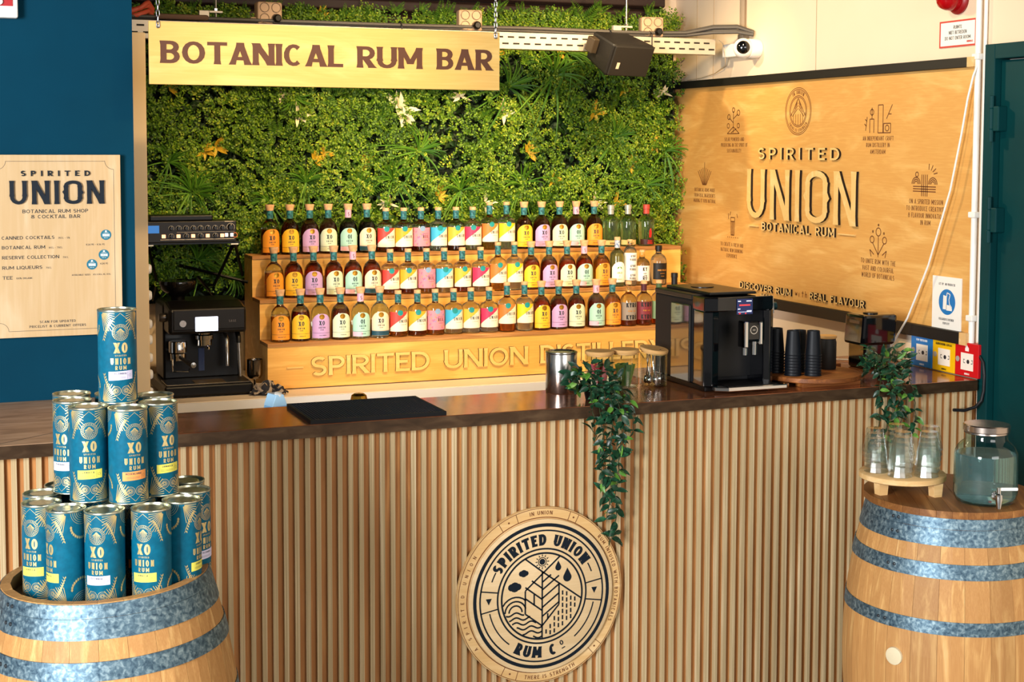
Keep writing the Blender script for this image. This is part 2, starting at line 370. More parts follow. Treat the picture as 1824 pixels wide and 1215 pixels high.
# dark corrugated cladding above the plants
clad = struct(MB().box(.5, 3.78, 7.285, 7.3, 2.58, 3.4).build('trim_1', mat('dark_cladding_back', '#140d0a', .7)))
pm = MB(); pm.prism([(7.285+(-.05), 0), (7.285-.05, .045), (7.285-.015, .06), (7.285, .06), (7.285, -.012), (7.285-.015, -.012)][::-1], lambda u, v, w: (w, u, v), 0, 3.26)
pme = pm.mesh('plank', mat('dark_cladding', '#33211a', .6))
for i in range(10): obj('plank', pme, clad, loc=(.52, 0, 2.62+i*.075), bev=.006)

# cream post that carries the rail, with white rounded pegs on its side
post = tag(MB().box(.70, .868, 6.2, 6.32, -.1, 2.468).build('post', noise_mat('cream_post', [(.3, '#f2d3a2'), (.7, '#f7dcb0')], (1, 1, 1), 2, 2, 0, .6), bev=.004), 'cream painted post behind the edge of the blue wall', 'post')
pgm = MB().lathe([(0, 0), (.016, 0), (.021, .004), (.021, .009), (.016, .016), (0, .018)], 14).mesh('peg', M_whiteplastic, 40)
for z in (1.50, 1.39, 1.27, 1.205, 1.13, 1.06, .985): obj('peg', pgm, post, loc=(.868, 6.245, z), rot=(0, PI/2, 0))
MB().box(.722, .745, 6.19, 6.2, 1.42, 1.545).build('cover_plate', M_cream, post, bev=.002)

# ------------------------------------------------------------------ door in the right wall
M_teal = noise_mat('teal_door_paint', [(.3, '#013336'), (.7, '#013a3c')], (1, 1, 1), 4, 3, 0, .5, spec=.2)
dr = struct(MB().box(3.885, 3.935, 3.52, 4.648, -.09, 2.345).build('door_1', M_teal, bev=.003))
MB().box(3.855, 3.93, 4.652, 4.709, -.1, 2.408).box(3.855, 3.93, 3.45, 3.515, -.1, 2.408).box(3.855, 3.93, 3.515, 4.652, 2.35, 2.408).build('door_frame', M_teal, dr, bev=.003)
for z in (1.73, 2.12):
    hg = MB().lathe([(0, -.088), (.011, -.088), (.011, -.042), (.0095, -.040), (.011, -.038), (.011, .038), (.0095, .040), (.011, .042), (.011, .088), (0, .09)], 12, (3.846, 4.652, z)).build('hinge', M_teal, dr, 30)
    MB().box(3.842, 3.886, 4.608, 4.640, z-.048, z+.048).build('hinge_leaf', M_teal, hg, bev=.004)

# white conduit beside the panel
pp = thing('conduit_pipe', 'white vertical conduit pipe between wooden panel and teal door', 'pipe', (3.862, 4.757, 1.215))
MB().tube([(0, 0, 0), (0, 0, 2.18)], .0125, 12).build('pipe', M_whiteplastic, pp, 40)
MB().tube([(.005, -.035, .03), (.005, -.035, 2.18)], .007, 10).build('thin_pipe', M_white, pp, 40)
for z in (.12, .53, 1.15): MB().box(-.017, .018, -.02, .02, z-.012, z+.012).build('clip', M_whiteplastic, pp, bev=.004)

# ------------------------------------------------------------------ the bar
bar = thing('bar_counter', 'long bar with copper top and vertical plywood slat front', 'bar', (1.6, 4.72, -.1))
def W(o, base):  # child built in world coordinates under an unrotated empty
    o.location = (-base.location[0], -base.location[1], -base.location[2]); return o
W(MB().box(-1.0, 3.868, 4.7335, 4.775, -.1, 1.057).build('backing_panel', M_backing, bar), bar)
slm = MB().box(.0008, .0176, 4.72, 4.7335, -.1, 1.057).mesh('slat', M_slat)
x0 = .7516-.0366*47
for i in range(136):
    x = x0+i*.0366
    if x+.0185 > 3.868: break
    W(obj('slat', slm, bar, bev=.0015), bar).location.x += x
top = MB()
outline = [(.60, 4.69), (3.84, 4.69), (3.84, 5.45), (2.62, 5.45), (2.62, 5.067), (.60, 5.067)]
top.prism(outline, lambda u, v, w: (u, v, w), 1.057, 1.1)
ct = W(top.build('copper_top', [M_copper], bar, bev=.003), bar)
MB().box(-1.0, 3.84, 4.6868, 4.69, 1.058, 1.0985).build('front_edge', M_copperedge, ct)
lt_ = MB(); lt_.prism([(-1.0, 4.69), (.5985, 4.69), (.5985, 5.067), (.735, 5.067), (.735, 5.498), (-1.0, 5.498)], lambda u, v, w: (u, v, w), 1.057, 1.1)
W(lt_.build('daylit_copper_top', noise_mat('daylit_copper', [(.25, '#a07a58'), (.5, '#c69c78'), (.75, '#d8b694')], (1.2, 5, 3), 4, 6, 1., .5, .25), bar, bev=.003), bar)  # same copper; window light on the left end painted in as paler tan
sm = MB(); sm.line([(.10, 4.69), (.205, 4.72), (.42, 4.885), (.70, 5.067)], .0025, lambda u, v, w: (u, v, w), 1.1, 1.1004); sm.build('seam', mat('seam_line', '#121a1c', .5), ct)
nail = MB().lathe([(.003, 0), (.003, .004), (0, .004)], 8)
W(MB().box(-.95, 3.8, 5.0, 5.05, -.1, 1.057).build('rear_panel', M_white, bar), bar)

# ------------------------------------------------------------------ back counter
bc = thing('back_counter', 'white work counter along the back wall under the bottle shelf', 'counter', (2.3, 6.9, -.1))
W(MB().box(.87, 3.87, 6.43, 7.28, .855, .9).build('worktop', noise_mat('cream_worktop', [(.3, '#d9c7b2'), (.7, '#e6d6c2')], (1, 1, 1), 4, 3, 0, .4), bc, bev=.002), bc)
W(MB().box(.87, 3.87, 6.418, 6.43, .80, .898).build('front_edge', M_white, bc), bc)
W(MB().box(.87, 3.87, 6.46, 7.28, -.1, .855).build('cabinet_body', M_white, bc), bc)

# ------------------------------------------------------------------ tiered bottle shelf
sh = thing('tiered_bottle_shelf', 'stepped plywood shelf of three tiers with raised lettering on its base', 'shelf', (2.6, 6.9, .9))
TY = [6.62, 6.78, 6.94, 7.12]; TZ = [1.113, 1.298, 1.491]; ZB = [.905, 1.113, 1.298]
for i in range(3):
    W(MB().box(1.45, 3.73, TY[i]-.004, TY[i+1], TZ[i]-.016, TZ[i]).build('tread', M_plyedge, sh, bev=.001), sh)
    W(MB().box(1.45, 3.73, TY[i], TY[i]+.015, ZB[i], TZ[i]-.016).build('riser', M_ply, sh), sh)
for x in (1.45, 3.714):
    sp = MB(); sp.prism([(6.635, .9), (7.12, .9), (7.12, 1.475), (6.955, 1.475), (6.955, 1.282), (6.795, 1.282), (6.795, 1.097), (6.635, 1.097)], lambda u, v, w: (w, u, v), x, x+.016)
    W(sp.build('side_panel', M_ply, sh), sh)
M_raised = wood_mat('raised_letter_wood', '#e6b766', '#eec47a', '#f3cf8c', (1, 6, 6), 2, .8, .5)
F = FRONT(6.62); raised = []
def shelf_word(s, xa, xb, z, size, **k):
    tw = text_width(s, 1, .19, 1, .1); cond = 1.
    for _ in range(40):
        tw = text_width(s, size, .19, cond, .11)
        cond *= ((xb-xa)/tw)**.9
    text(raised_mb, s, F, xa, z, size, .19, cond, .11, .3, 'l', 0, .009)
for word, xa, xb in (('SPIRITED', 1.650, 2.222), ('UNION', 2.296, 2.724), ('DISTILLERY', 2.790, 3.46)):
    u = xa
    raised_mb = MB(1); shelf_word(word, xa, xb, .9575, .089)
    W(raised_mb.build('raised_word', [M_raised, mat('burnt_letter_edge', '#3a1e0c', .7)], sh), sh)
W(MB().line([(1.537, 1.0), (1.615, 1.0)], .006, F, 0, .005).build('raised_dash', M_raised, sh), sh)

# ------------------------------------------------------------------ hanging sign
sg = thing('hanging_sign', 'pale wooden hanging sign with brown lettering above the bar', 'sign', (1.41, 5.3, 2.222))
W(MB().box(.754, 2.063, 5.3, 5.318, 2.222, 2.441).build('board', M_signwood, sg, bev=.0015), sg)
F = FRONT(5.3); 
for word, xa, xb in (('BOTANICAL', .793, 1.449), ('RUM', 1.503, 1.752), ('BAR', 1.811, 2.033)):
    cond = 1.
    for _ in range(40): cond *= ((xb-xa)/text_width(word, .078, .25, cond, .10))**.9
    W(text(MB(), word, F, xa, 2.296, .078, .25, cond, .10, .35, 'l', 0, .0015, hk=.62).build('lettering', M_darkbrown, sg), sg)
for x in (.785, 2.045):
    W(MB().lathe([(.006, 0), (.006, .002), (0, .003)], 12, M=Matrix.Translation((x, 5.3, 2.425)) @ Matrix.Rotation(PI/2, 4, 'X')).build('eyelet', M_steel, sg, 40), sg)
lk = MB(); R0 = .0055
pts = [(R0*C_(a), 0, R0*S_(a)+(.0065 if S_(a) > 0 else -.0065)) for a in [2*PI*i/12 for i in range(12)]]
lk.tube(pts, .0018, 6, closed=True)
lkm = lk.mesh('link', mat('zinc_chain', '#c9c9cc', .3, 1.), 60)
for x, w in ((.785, 'left'), (2.045, 'right')):
    ch = thing('chain', f'zinc chain holding the {w} end of the hanging sign', 'chain', (x, 5.297, 2.425), group='sign chains')
    for i in range(48): obj('link', lkm, ch, loc=(0, 0, .004+i*.0195), rot=(0, 0, (i % 2)*PI/2))

# ------------------------------------------------------------------ round emblem on the bar front
em = thing('round_emblem', 'large round wooden emblem with navy print mounted on the slat front', 'emblem', (1.99, 4.72, .44))
def EF(u, v, w): return (u, -.012-w, v)
RO = .312
MB().lathe([(RO, 0), (RO, .016), (0, .016)], 96, M=Matrix.Rotation(PI/2, 4, 'X')).build('rim_disc', wood_mat('emblem_birch', '#d8ae72', '#e3be86', '#ebcb98', (1, 5, 5), 2.2, 1., .5), em, 30)
MB().lathe([(.272, .0), (.272, .026), (.268, .028), (0, .028)], 96, M=Matrix.Rotation(PI/2, 4, 'X')).build('centre_disc', wood_mat('emblem_maple', '#dabb8c', '#e3c79a', '#ead1a8', (1, 5, 5), 2.2, 1., .5), em, 30)
rp = MB(); wz = (.004, .0046); 
for r0, r1 in ((.2745, .2775), (.3075, .3095)): rp.ring(r0, r1, EF, *wz, n=96)
for ang in (62, 68.5, 108, 121, 252, 241, 311, 319):
    a = R_(ang); rp.line([(.277*C_(a), .277*S_(a)), (.308*C_(a), .308*S_(a))], .002, EF, *wz)
for ang in (65, 114.5, 246.5, 315):
    a = R_(ang); rp.ring(.0, .0035, EF, *wz, n=8, c=(.2925*C_(a), .2925*S_(a)))
def arc_text(mb, s, mid_deg, rad, size, inward, w, **k):
    def fn(u, v, ww):
        if inward: a = R_(mid_deg)+u/rad; r = rad+size/2-v
        else: a = R_(mid_deg)-u/rad; r = rad-size/2+v
        return EF(r*C_(a), r*S_(a), ww)
    return text(mb, s, fn, 0, 0, size, w0=w[0], w1=w[1], **k)
sc = dict(t=.17, track=.30, fl=0)
arc_text(rp, 'IN UNION', 90, .2925, .0135, False, wz, **sc); arc_text(rp, 'RUM INFUSED WITH BOTANICALS', 8, .2925, .0125, False, wz, t=.17, track=.42, fl=0)
arc_text(rp, 'A SPIRITED UNION', 181, .2925, .0125, False, wz, t=.17, track=1.3, fl=0); arc_text(rp, 'THERE IS STRENGTH', 277, .2925, .0135, True, wz, **sc)
rp.build('rim_lettering', M_burn, em)
w = (.016, .0166); ar = MB()
for r0, r1 in ((.2455, .2575), (.2295, .2350), (.1645, .1705), (.1490, .1555)): ar.ring(r0, r1, EF, *w, n=96)
arc_text(ar, 'SPIRITED UNION', 91, .1995, .040, False, w, t=.29, cond=.95, track=.19, fl=.25)
arc_text(ar, 'RUM C', 263, .1995, .040, True, w, t=.29, cond=.95, track=.19, fl=.25); arc_text(ar, 'O', 293, .190, .018, True, w, t=.24, fl=0); arc_text(ar, '-', 293, .209, .02, True, w, t=.22, cond=1.6, fl=0)
for sgn, a0 in ((1, 0), (-1, PI)):
    for da in (-.17, .17):
        a = a0+da*1.0; ar.line([(.1695*C_(a), .1695*S_(a)), (.233*C_(a), .233*S_(a))], .0045, EF, *w)
    c = (.2*sgn, 0.); q = .011*sgn
    ar.prism([(c[0]-.011, -q), (c[0]+.011, -q), (c[0], q)] if sgn < 0 else [(c[0]+.011, q), (c[0]-.011, q), (c[0], -q)], EF, *w)
for a0, a1 in ((172-12, 150), (8+12, 30), (192, 232), (348, 308)):
    ar.ring(.1985, .2030, EF, *w, n=14, a0=R_(min(a0, a1)), a1=R_(max(a0, a1)))
k = .152; T = .0056
def L(*p): ar.line([(x*k, y*k) for x, y in p], T, EF, *w)
L((-.42, .90), (0, .57), (.98, -.15)); L((.44, .89), (-.42, .16), (-.42, -.38), (0, -.70), (.42, -.24), (.42, .26)); L((0, .57), (0, -.98))
for y in (.18, -.08, -.34): L((0, y), (-.42 if y < .1 else -.26, y+.32 if y < .1 else y+.2))
L((-.2, .06), (-.2, -.19))
for y in (.32, .14, -.06, -.27, -.48): L((0, y), (min(.42, .42), y+.30 if y < .3 else y+.2)) if y < .2 else L((0, y), (.22, y+.16))
L((.14, -.42), (.14, -.56))
for r in (.16, .26, .36):
    L(*[(-.66+r*C_(R_(a)), -.32+r*S_(R_(a))) for a in range(180, -1, -15) if math.hypot(-.66+r*C_(R_(a)), -.32+r*S_(R_(a))) < .99 and -.66+r*C_(R_(a)) < -.40])
for i in range(6):
    yy = -.36-i*.115; xs = np.linspace(-.93, -.0, 26); P = [(x, yy+.035*S_(x*17)) for x in xs if math.hypot(x, yy) < .97 and (x < -.42 or yy < -.70-(x)*.76)]
    if len(P) > 1: L(*P)
for i in range(9):
    x = .1+i*.103
    for j in range(9):
        y1 = .22-j*.145-(i % 2)*.03; y0 = y1-.10
        if x > .46: ok = y1 < .57-.73*x-.05
        else: ok = y1 < -.70+1.1*x-.06
        if ok and math.hypot(x, y0) < .95: L((x, y0), (x, y1))
def blob(pts): ar.prism([(x*k, y*k) for x, y in pts], EF, *w)
ar.ring(.0, .011, EF, *w, n=14, c=(0, .80*k))
ar.ring(.0135, .0165, EF, *w, n=18, c=(0, .80*k))
for i in range(12):
    a = 2*PI*i/12; blob([(.13*C_(a-.14), .80+.13*S_(a-.14)), (.185*C_(a), .80+.185*S_(a)), (.13*C_(a+.14), .80+.13*S_(a+.14))])
for cx, cy, s in ((-.46, .56, .11), (-.68, .26, .15)):
    for dx, r, dw in ((-.55, .45, 0), (0, .62, 1e-4), (.55, .42, 2e-4)): ar.ring(0, r*s*k*1.25, EF, w[0], w[1]+dw, n=12, c=((cx+dx*s)*k, (cy+.1*s)*k))
for cx, cy, s in ((.40, .66, .10), (.63, .42, .14)):
    blob([(cx+s*C_(a)*.75, cy-s*.3+s*.75*S_(a)) for a in [R_(q) for q in range(150, 391, 20)]]+[(cx, cy+s*1.3)])
ar.build('navy_artwork', M_navy, em)

# ------------------------------------------------------------------ menu board on the blue wall
mn = thing('menu_board', 'maple menu board with dark lettering on the blue wall', 'sign', (.449, 5.5, 1.333))
W(MB().box(.227, .671, 5.47, 5.499, 1.331, 1.975).build('board', M_menuwood, mn, bev=.0015), mn)
F = FRONT(5.47); ink = MB(); big = MB()
def fit(mb, s, xa, xb, z, size, t, track, fl=.2, w1=None, F=F):
    cond = 1.
    for _ in range(40): cond *= max(.3, min(3, (xb-xa)/text_width(s, size, t, cond, track)))**.8
    text(mb, s, F, xa, z, size, t, cond, track, fl, 'l', .0003 if w1 is None else 0., w1)
fit(big, 'SPIRITED', .331, .565, 1.900, .019, .24, .95, .2, .006)
fit(big, 'UNI@N', .293, .604, 1.801, .083, .165, .22, .28, .008)
W(big.build('raised_lettering', M_navy, mn), mn)
fit(ink, 'BOTANICAL RUM SHOP', .334, .557, 1.770, .0125, .2, .14); fit(ink, '& COCKTAIL BAR', .362, .530, 1.751, .0125, .2, .14)
for s, z, xb, s2 in (('CANNED COCKTAILS', 1.678, .440, '35CL - 5%'), ('BOTANICAL RUM', 1.644, .408, '10CL - 70CL'), ('RESERVE COLLECTION', 1.609, .455, '70CL'), ('RUM LIQUEURS', 1.573, .397, '70CL'), ('TEE', 1.538, .297, '100% ORGANIC')):
    fit(ink, s, .263, xb, z, .0115, .2, .14); text(ink, s2, F, xb+.012, z, .0062, .18, 1.1, .12, 0, 'l', .0003)
text(ink, '$24,95 - $36,95', F, .548, 1.652, .0062, .18, 1.1, .1, 0, 'l', .0003); text(ink, '$24,95', F, .596, 1.583, .0062, .18, 1.1, .1, 0, 'l', .0003)
text(ink, 'AVAILABLE SIZES: XS,S,M,L,XL,XXL', F, .632, 1.545, .0055, .2, 1.2, .14, 0, 'r', .0003)
fit(ink, 'SCAN FOR UPDATED', .385, .508, 1.380, .0085, .2, .18); fit(ink, 'PRICELIST & CURRENT OFFERS', .350, .543, 1.364, .0085, .2, .18)
fr = [(.616, 1.952), (.282, 1.952)]
ar2 = lambda cx, cz, a0, a1: [(cx+.03*C_(R_(a)), cz+.03*S_(R_(a))) for a in np.linspace(a0, a1, 8)]
ink.line([(.282, 1.952), (.616, 1.952)]+ar2(.647, 1.953, 180, 270)+[(.647, 1.922), (.647, 1.385)]+ar2(.647, 1.354, 90, 180)+[(.617, 1.354), (.282, 1.354)]+ar2(.251, 1.354, 0, 90)+[(.251, 1.385), (.251, 1.922)]+ar2(.251, 1.953, 270, 360), .0012, F, .0003, .0003)
W(ink.build('print', mat('dark_ink', '#2a2a2c', .6), mn), mn)
M_dot = mat('petrol_sticker', '#0d6d86', .4); M_dotw = mat('white_print', '#eef2ee', .5)
for x, z in ((.617, 1.689), (.609, 1.618), (.567, 1.584)):
    st = W(MB().ring(0, .0185, F, .0003, .0012, 28, (x, z)).build('round_sticker', M_dot, mn), mn)
    t_ = MB(); text(t_, 'UNI@N', F, x, z-.006, .0095, .19, .62, .12, .2, 'c', .0014); text(t_, 'SPIRITED', F, x, z+.006, .0025, .2, .8, .4, 0, 'c', .0014); t_.ring(0, .0035, F, .0014, .0014, 10, (x, z+.0125)); text(t_, 'RUM BAR', F, x, z-.012, .0022, .2, .8, .4, 0, 'c', .0014)
    t_.build('sticker_print', M_dotw, st)

# white alarm box at the top left
ab = thing('alarm_box', 'white box with a red stripe high on the blue wall', 'alarm box', (.27, 5.5, 2.44))
MB().box(-.13, .062, -.045, 0, .008, .16).build('housing', M_whiteplastic, ab, bev=.006)
MB().box(-.05, .045, -.0475, -.044, .048, .075).build('red_stripe', mat('signal_red', '#b3141c', .4), ab)
MB().lathe([(0, 0), (.012, 0), (.012, .008), (0, .01)], 14, M=Matrix.Translation((.0, -.047, .062)) @ Matrix.Rotation(PI/2, 4, 'X')).build('button', M_white, ab, 40)
# ------------------------------------------------------------------ wooden brand panel on the right wall
pn = thing('wall_panel', 'large oiled plywood panel with raised lettering on the right wall', 'panel', (3.88, 6.0, 1.24))
def RW(x): return lambda u, v, w: (x-w, -u, v)
W(MB().box(3.862, 3.879, 4.76, 7.27, 1.272, 2.328).build('board', M_plywall, pn), pn)
M_trim = M_blacktrim
W(MB().box(3.842, 3.8795, 4.80, 7.27, 2.326, 2.365).build('top_trim', M_trim, pn, bev=.002), pn)
W(MB().box(3.835, 3.8795, 4.80, 7.25, 1.226, 1.275).build('bottom_trim', M_trim, pn, bev=.002), pn)
W(MB().box(3.842, 3.8795, 4.758, 4.80, 2.326, 2.365).box(3.835, 3.8795, 4.758, 4.80, 1.226, 1.275).build('bare_trim_end', M_pine, pn), pn)
F = RW(3.862)
M_paleply = wood_mat('pale_cutout_wood', '#dfb873', '#e8c486', '#eecf98', (1, 5, 5), 2, .8, .55)
def Y(y): return -y
def word(s, y0, y1, z, size, t, track, fl, w1, m, name, F=F):
    cond = 1.; mb = MB(1); L_ = y0-y1
    for _ in range(40): cond *= max(.3, min(3, L_/text_width(s, size, t, cond, track)))**.8
    text(mb, s, F, -y0, z, size, t, cond, track, fl, 'l', 0, w1)
    return W(mb.build(name, [m, mat('laser_burnt_edge', '#1a0f08', .7)], pn), pn)
word('SPIRITED', 6.372, 5.676, 1.952, .056, .2, .75, .2, .011, M_paleply, 'raised_word')
word('UNI@N', 6.47, 5.565, 1.660, .243, .140, .22, .25, .013, M_paleply, 'raised_word')
word('BOTANICAL RUM', 6.334, 5.705, 1.602, .042, .2, .3, .1, .010, M_paleply, 'raised_word')
for y0, y1 in ((6.46, 6.37), (5.68, 5.55)): W(MB().line([(-y0, 1.62), (-y1, 1.62)], .006, F, 0, .008).build('raised_dash', M_paleply, pn), pn)
word('DISCOVER RUM', 6.537, 6.06, 1.300, .033, .2, .25, .1, .010, M_paleply, 'raised_word'); word('REAL FLAVOUR', 5.90, 5.466, 1.302, .033, .2, .25, .1, .010, M_paleply, 'raised_word')
wi = MB()
for i, sgs in enumerate(([(0, .02), (.004, .004), (.008, .016), (.012, .004), (.017, .02)], [(.004, .0), (.004, .018)], [(.008, .03), (.008, 0)], [(.003, .03), (.003, .0)])):
    wi.line([(-6.035+i*.028+x, 1.304+z) for x, z in sgs], .004, F, .0004, .0004)
wi.line([(-6.035+2*.028, 1.324), (-6.035+.028*2+.016, 1.324)], .004, F, .0004, .0004); wi.line([(-6.035+3*.028+.003, 1.318), (-6.035+3*.028+.013, 1.322), (-6.035+3*.028+.015, 1.304)], .004, F, .0004, .0004)
W(wi.build('engraved_script', M_burn, pn), pn)
def engr(lines, yc, z, size=.019, lead=.029):
    mb = MB()
    for i, s in enumerate(lines): text(mb, s, F, -yc, z-i*lead, size, .14, .76, .13, 0, 'c', .0004)
    W(mb.build('engraved_caption', M_burn, pn), pn)
engr(['SOLAR POWERED AND', 'PRODUCING IN THE SPIRIT OF', 'SUSTAINABILITY'], 6.625, 2.042)
engr(['AN INDEPENDANT CRAFT', 'RUM DISTILLERY IN', 'AMSTERDAM'], 5.402, 2.040)
engr(['BOTANICAL RUMS MADE', 'FROM REAL INGREDIENTS', 'MAKING IT 100% NATURAL'], 6.925, 1.776)
engr(['ON A SPIRITED MISSION', 'TO INTRODUCE CREATIVITY', '& FLAVOUR INNOVATION', 'IN RUM'], 5.063, 1.776, .02)
engr(['TO CREATE A FRESH AND', 'NATURAL NEW DRINKING', 'EXPERIENCE'], 6.635, 1.503)
engr(['TO UNITE RUM WITH THE', 'VAST AND COLOURFUL', 'WORLD OF BOTANICALS'], 5.385, 1.503, .021, .031)
def icon(yc, zc, draws):
    mb = MB()
    for d in draws: mb.line([(-yc+x, zc+z) for x, z in d], .0045, F, .0004, .0004)
    W(mb.build('engraved_icon', M_burn, pn), pn)
circ = lambda cx, cz, r, n=10, a0=0, a1=360: [(cx+r*C_(R_(a)), cz+r*S_(R_(a))) for a in np.linspace(a0, a1, n+1)]
icon(6.635, 2.135, [[(0, -.05), (0, .06)], [(-.06, -.055), (0, -.02), (.06, -.055), (-.06, -.055)], [(0, 0), (-.04, .025)], [(0, .02), (.045, .045)], circ(-.05, -.015, .012), circ(.05, -.015, .012), circ(-.045, .03, .013), circ(.05, .05, .014), circ(0, .065, .012), [(-.02, -.05), (.03, -.03)]])
icon(5.403, 2.133, [[(-.06, -.06), (-.06, .0), (-.03, .0), (-.03, -.06)], [(-.045, .0), (-.045, .05)], circ(-.045, .03, .013), [(0, -.06), (0, .06), (.035, .06), (.035, -.06)], [(.04, -.06), (.04, -.02), (.09, -.02), (.09, -.06), (.0, -.06)], circ(.065, -.04, .013), [(.06, .0), (.1, .06)], [(.075, .02), (.095, .02)], [(-.09, -.05), (-.08, .01)], [(-.1, -.02), (-.085, -.03)], [(-.095, 0), (-.08, -.01)]])
icon(6.928, 1.861, [[(x*.25, -.05), (x, .045-abs(x)*.3)] for x in np.linspace(-.07, .07, 9)]+[[(0, -.05), (0, .07)]])
sun = [[(.0+.012*i, .03), (.0+.012*i, -.06)] for i in range(-1, 3)]
icon(5.08, 1.868, sun+[circ(-.05, -.01, r, 8, 0, 180) for r in (.012, .02, .028)]+[circ(.06, -.01, r, 8, 0, 180) for r in (.012, .02, .028)]+[[(.03+.035*C_(R_(a)), .03+.02*S_(R_(a))), (.03+.06*C_(R_(a)), .03+.045*S_(R_(a)))] for a in (10, 35, 60, 85)]+[[(-.07, -.02-.01*i), (.08, -.02-.01*i)] for i in range(3)]+[circ(-.045, .03, .01)])
icon(6.629, 1.612, [[(-.02, .04), (-.016, -.05), (.016, -.05), (.02, .04), (-.02, .04)], [(-.018, .02), (.018, .02)], [(0, .02), (0, -.05)], [(.008, .02), (.008, -.05)], [(-.008, .02), (-.008, -.05)], [(-.03, .05), (-.02, .07)], [(-.04, .03), (-.045, .06)], [(.04, .06), (.05, .04)]]+[[(-.05+.02*i, -.06), (-.045+.02*i, -.064)] for i in range(6)])
icon(5.385, 1.594, [[(0, -.06), (0, .03)], circ(0, .05, .018), [(0, -.05), (-.04, .0)], [(0, -.05), (.04, .0)], circ(-.045, .015, .015), circ(.045, .015, .015), [(-.05, -.06), (-.06, -.03), (-.03, -.05)], [(.05, -.06), (.06, -.03), (.03, -.05)], circ(0, .08, .004), circ(-.04, .05, .004), circ(.04, .045, .004)])
se = MB(); sy, sz, sr = 6.035, 2.18, .113
for r in (.113, .105, .075, .068): se.ring(r-.0035, r, F, .0004, .0004, 40, (-sy, sz))
for i in range(7):
    x = -.06+i*.02; h = math.sqrt(max(0, .064**2-x*x)); se.line([(-sy+x, sz-h), (-sy+x, sz-.2*h)], .003, F, .0004, .0004)
for sx in (-1, 1):
    for i in range(4): se.line([(-sy+sx*.005, sz+.055-.0*i-i*.014), (-sy+sx*(.02+.01*i), sz+.03-.018*i)], .004, F, .0004, .0004)
    se.line([(-sy, sz+.062), (-sy+sx*.06, sz-.02)], .004, F, .0004, .0004)
def seal_fn(mid, rad, size, inward):
    def fn(u, v, w):
        if inward: a = R_(mid)+u/rad; r = rad+size/2-v
        else: a = R_(mid)-u/rad; r = rad-size/2+v
        return F(-sy+r*C_(a), sz+r*S_(a), w)
    return fn
text(se, 'IN UNION', seal_fn(90, .09, .018, False), 0, 0, .018, .2, .8, .3, 0, 'c', .0004); text(se, 'THERE IS STRENGTH', seal_fn(270, .09, .014, True), 0, 0, .014, .2, .7, .3, 0, 'c', .0004)
W(se.build('engraved_seal', M_burn, pn), pn)

# white cable across the panel
tag(MB().tube([(3.855, 4.752, 2.33), (3.835, 4.75, 2.29), (3.828, 4.772, 2.2), (3.826, 4.802, 2.06), (3.826, 4.862, 1.84), (3.826, 4.99, 1.53), (3.825, 5.05, 1.42), (3.818, 5.11, 1.30), (3.80, 5.17, 1.2), (3.78, 5.21, 1.13), (3.72, 5.26, 1.106), (3.62, 5.33, 1.106)], .0042, 8).build('cable', M_whiteplastic, None, 60), 'white cable hanging down across the wooden panel', 'cable')
tag(MB().tube([(3.862, 4.757, 1.214), (3.852, 4.70, 1.20), (3.85, 4.668, 1.17), (3.85, 4.66, 1.12), (3.85, 4.662, 1.06), (3.845, 4.668, 1.02), (3.82, 4.674, .995), (3.77, 4.676, .985), (3.72, 4.678, .99)], .0065, 8).build('cable', M_cable, None, 60), 'thick black cable looping around the end of the bar top', 'cable')

# boot safety sign
bs = thing('safety_sign', 'white safety sign with blue boot symbol on the wooden panel', 'sign', (3.862, 4.907, 1.272))
W(MB().box(3.856, 3.862, 4.818, 5.0, 1.273, 1.487).build('plate', M_whiteplastic, bs, bev=.001), bs)
F2 = RW(3.856)
W(MB().ring(0, .052, F2, .0003, .0003, 40, (-4.905, 1.385)).build('blue_disc', mat('signal_blue', '#1272b8', .4), bs), bs)
bt = MB(); P = lambda pts: [(-4.905+x*.9, 1.385+z*.9) for x, z in pts]
bt.prism(P([(-.028, -.034), (-.002, -.034), (-.002, .026), (-.026, .030)]), F2, .0006, .0006)
bt.prism(P([(-.004, -.038), (.036, -.038), (.036, -.026), (.024, -.014), (-.004, -.012)]), F2, .0006, .0006)
bt.line(P([(-.002, .024), (.0, .042), (.022, .036), (.014, .012), (.018, -.008), (.034, -.022)]), .004, F2, .0006, .0006)
W(bt.build('boot_symbol', M_white, bs), bs)
bt = MB(); text(bt, 'LET OP: NU PRODUCTIE', F2, -4.907, 1.452, .0095, .16, .75, .1, 0, 'c', .0004); text(bt, 'VEILIGHEIDSSCHOENEN', F2, -4.908, 1.309, .0095, .16, .75, .1, 0, 'c', .0004); text(bt, 'VERPLICHT', F2, -4.908, 1.293, .009, .16, .75, .1, 0, 'c', .0004)
W(bt.build('print', mat('grey_ink', '#3a3a3a', .6), bs), bs)

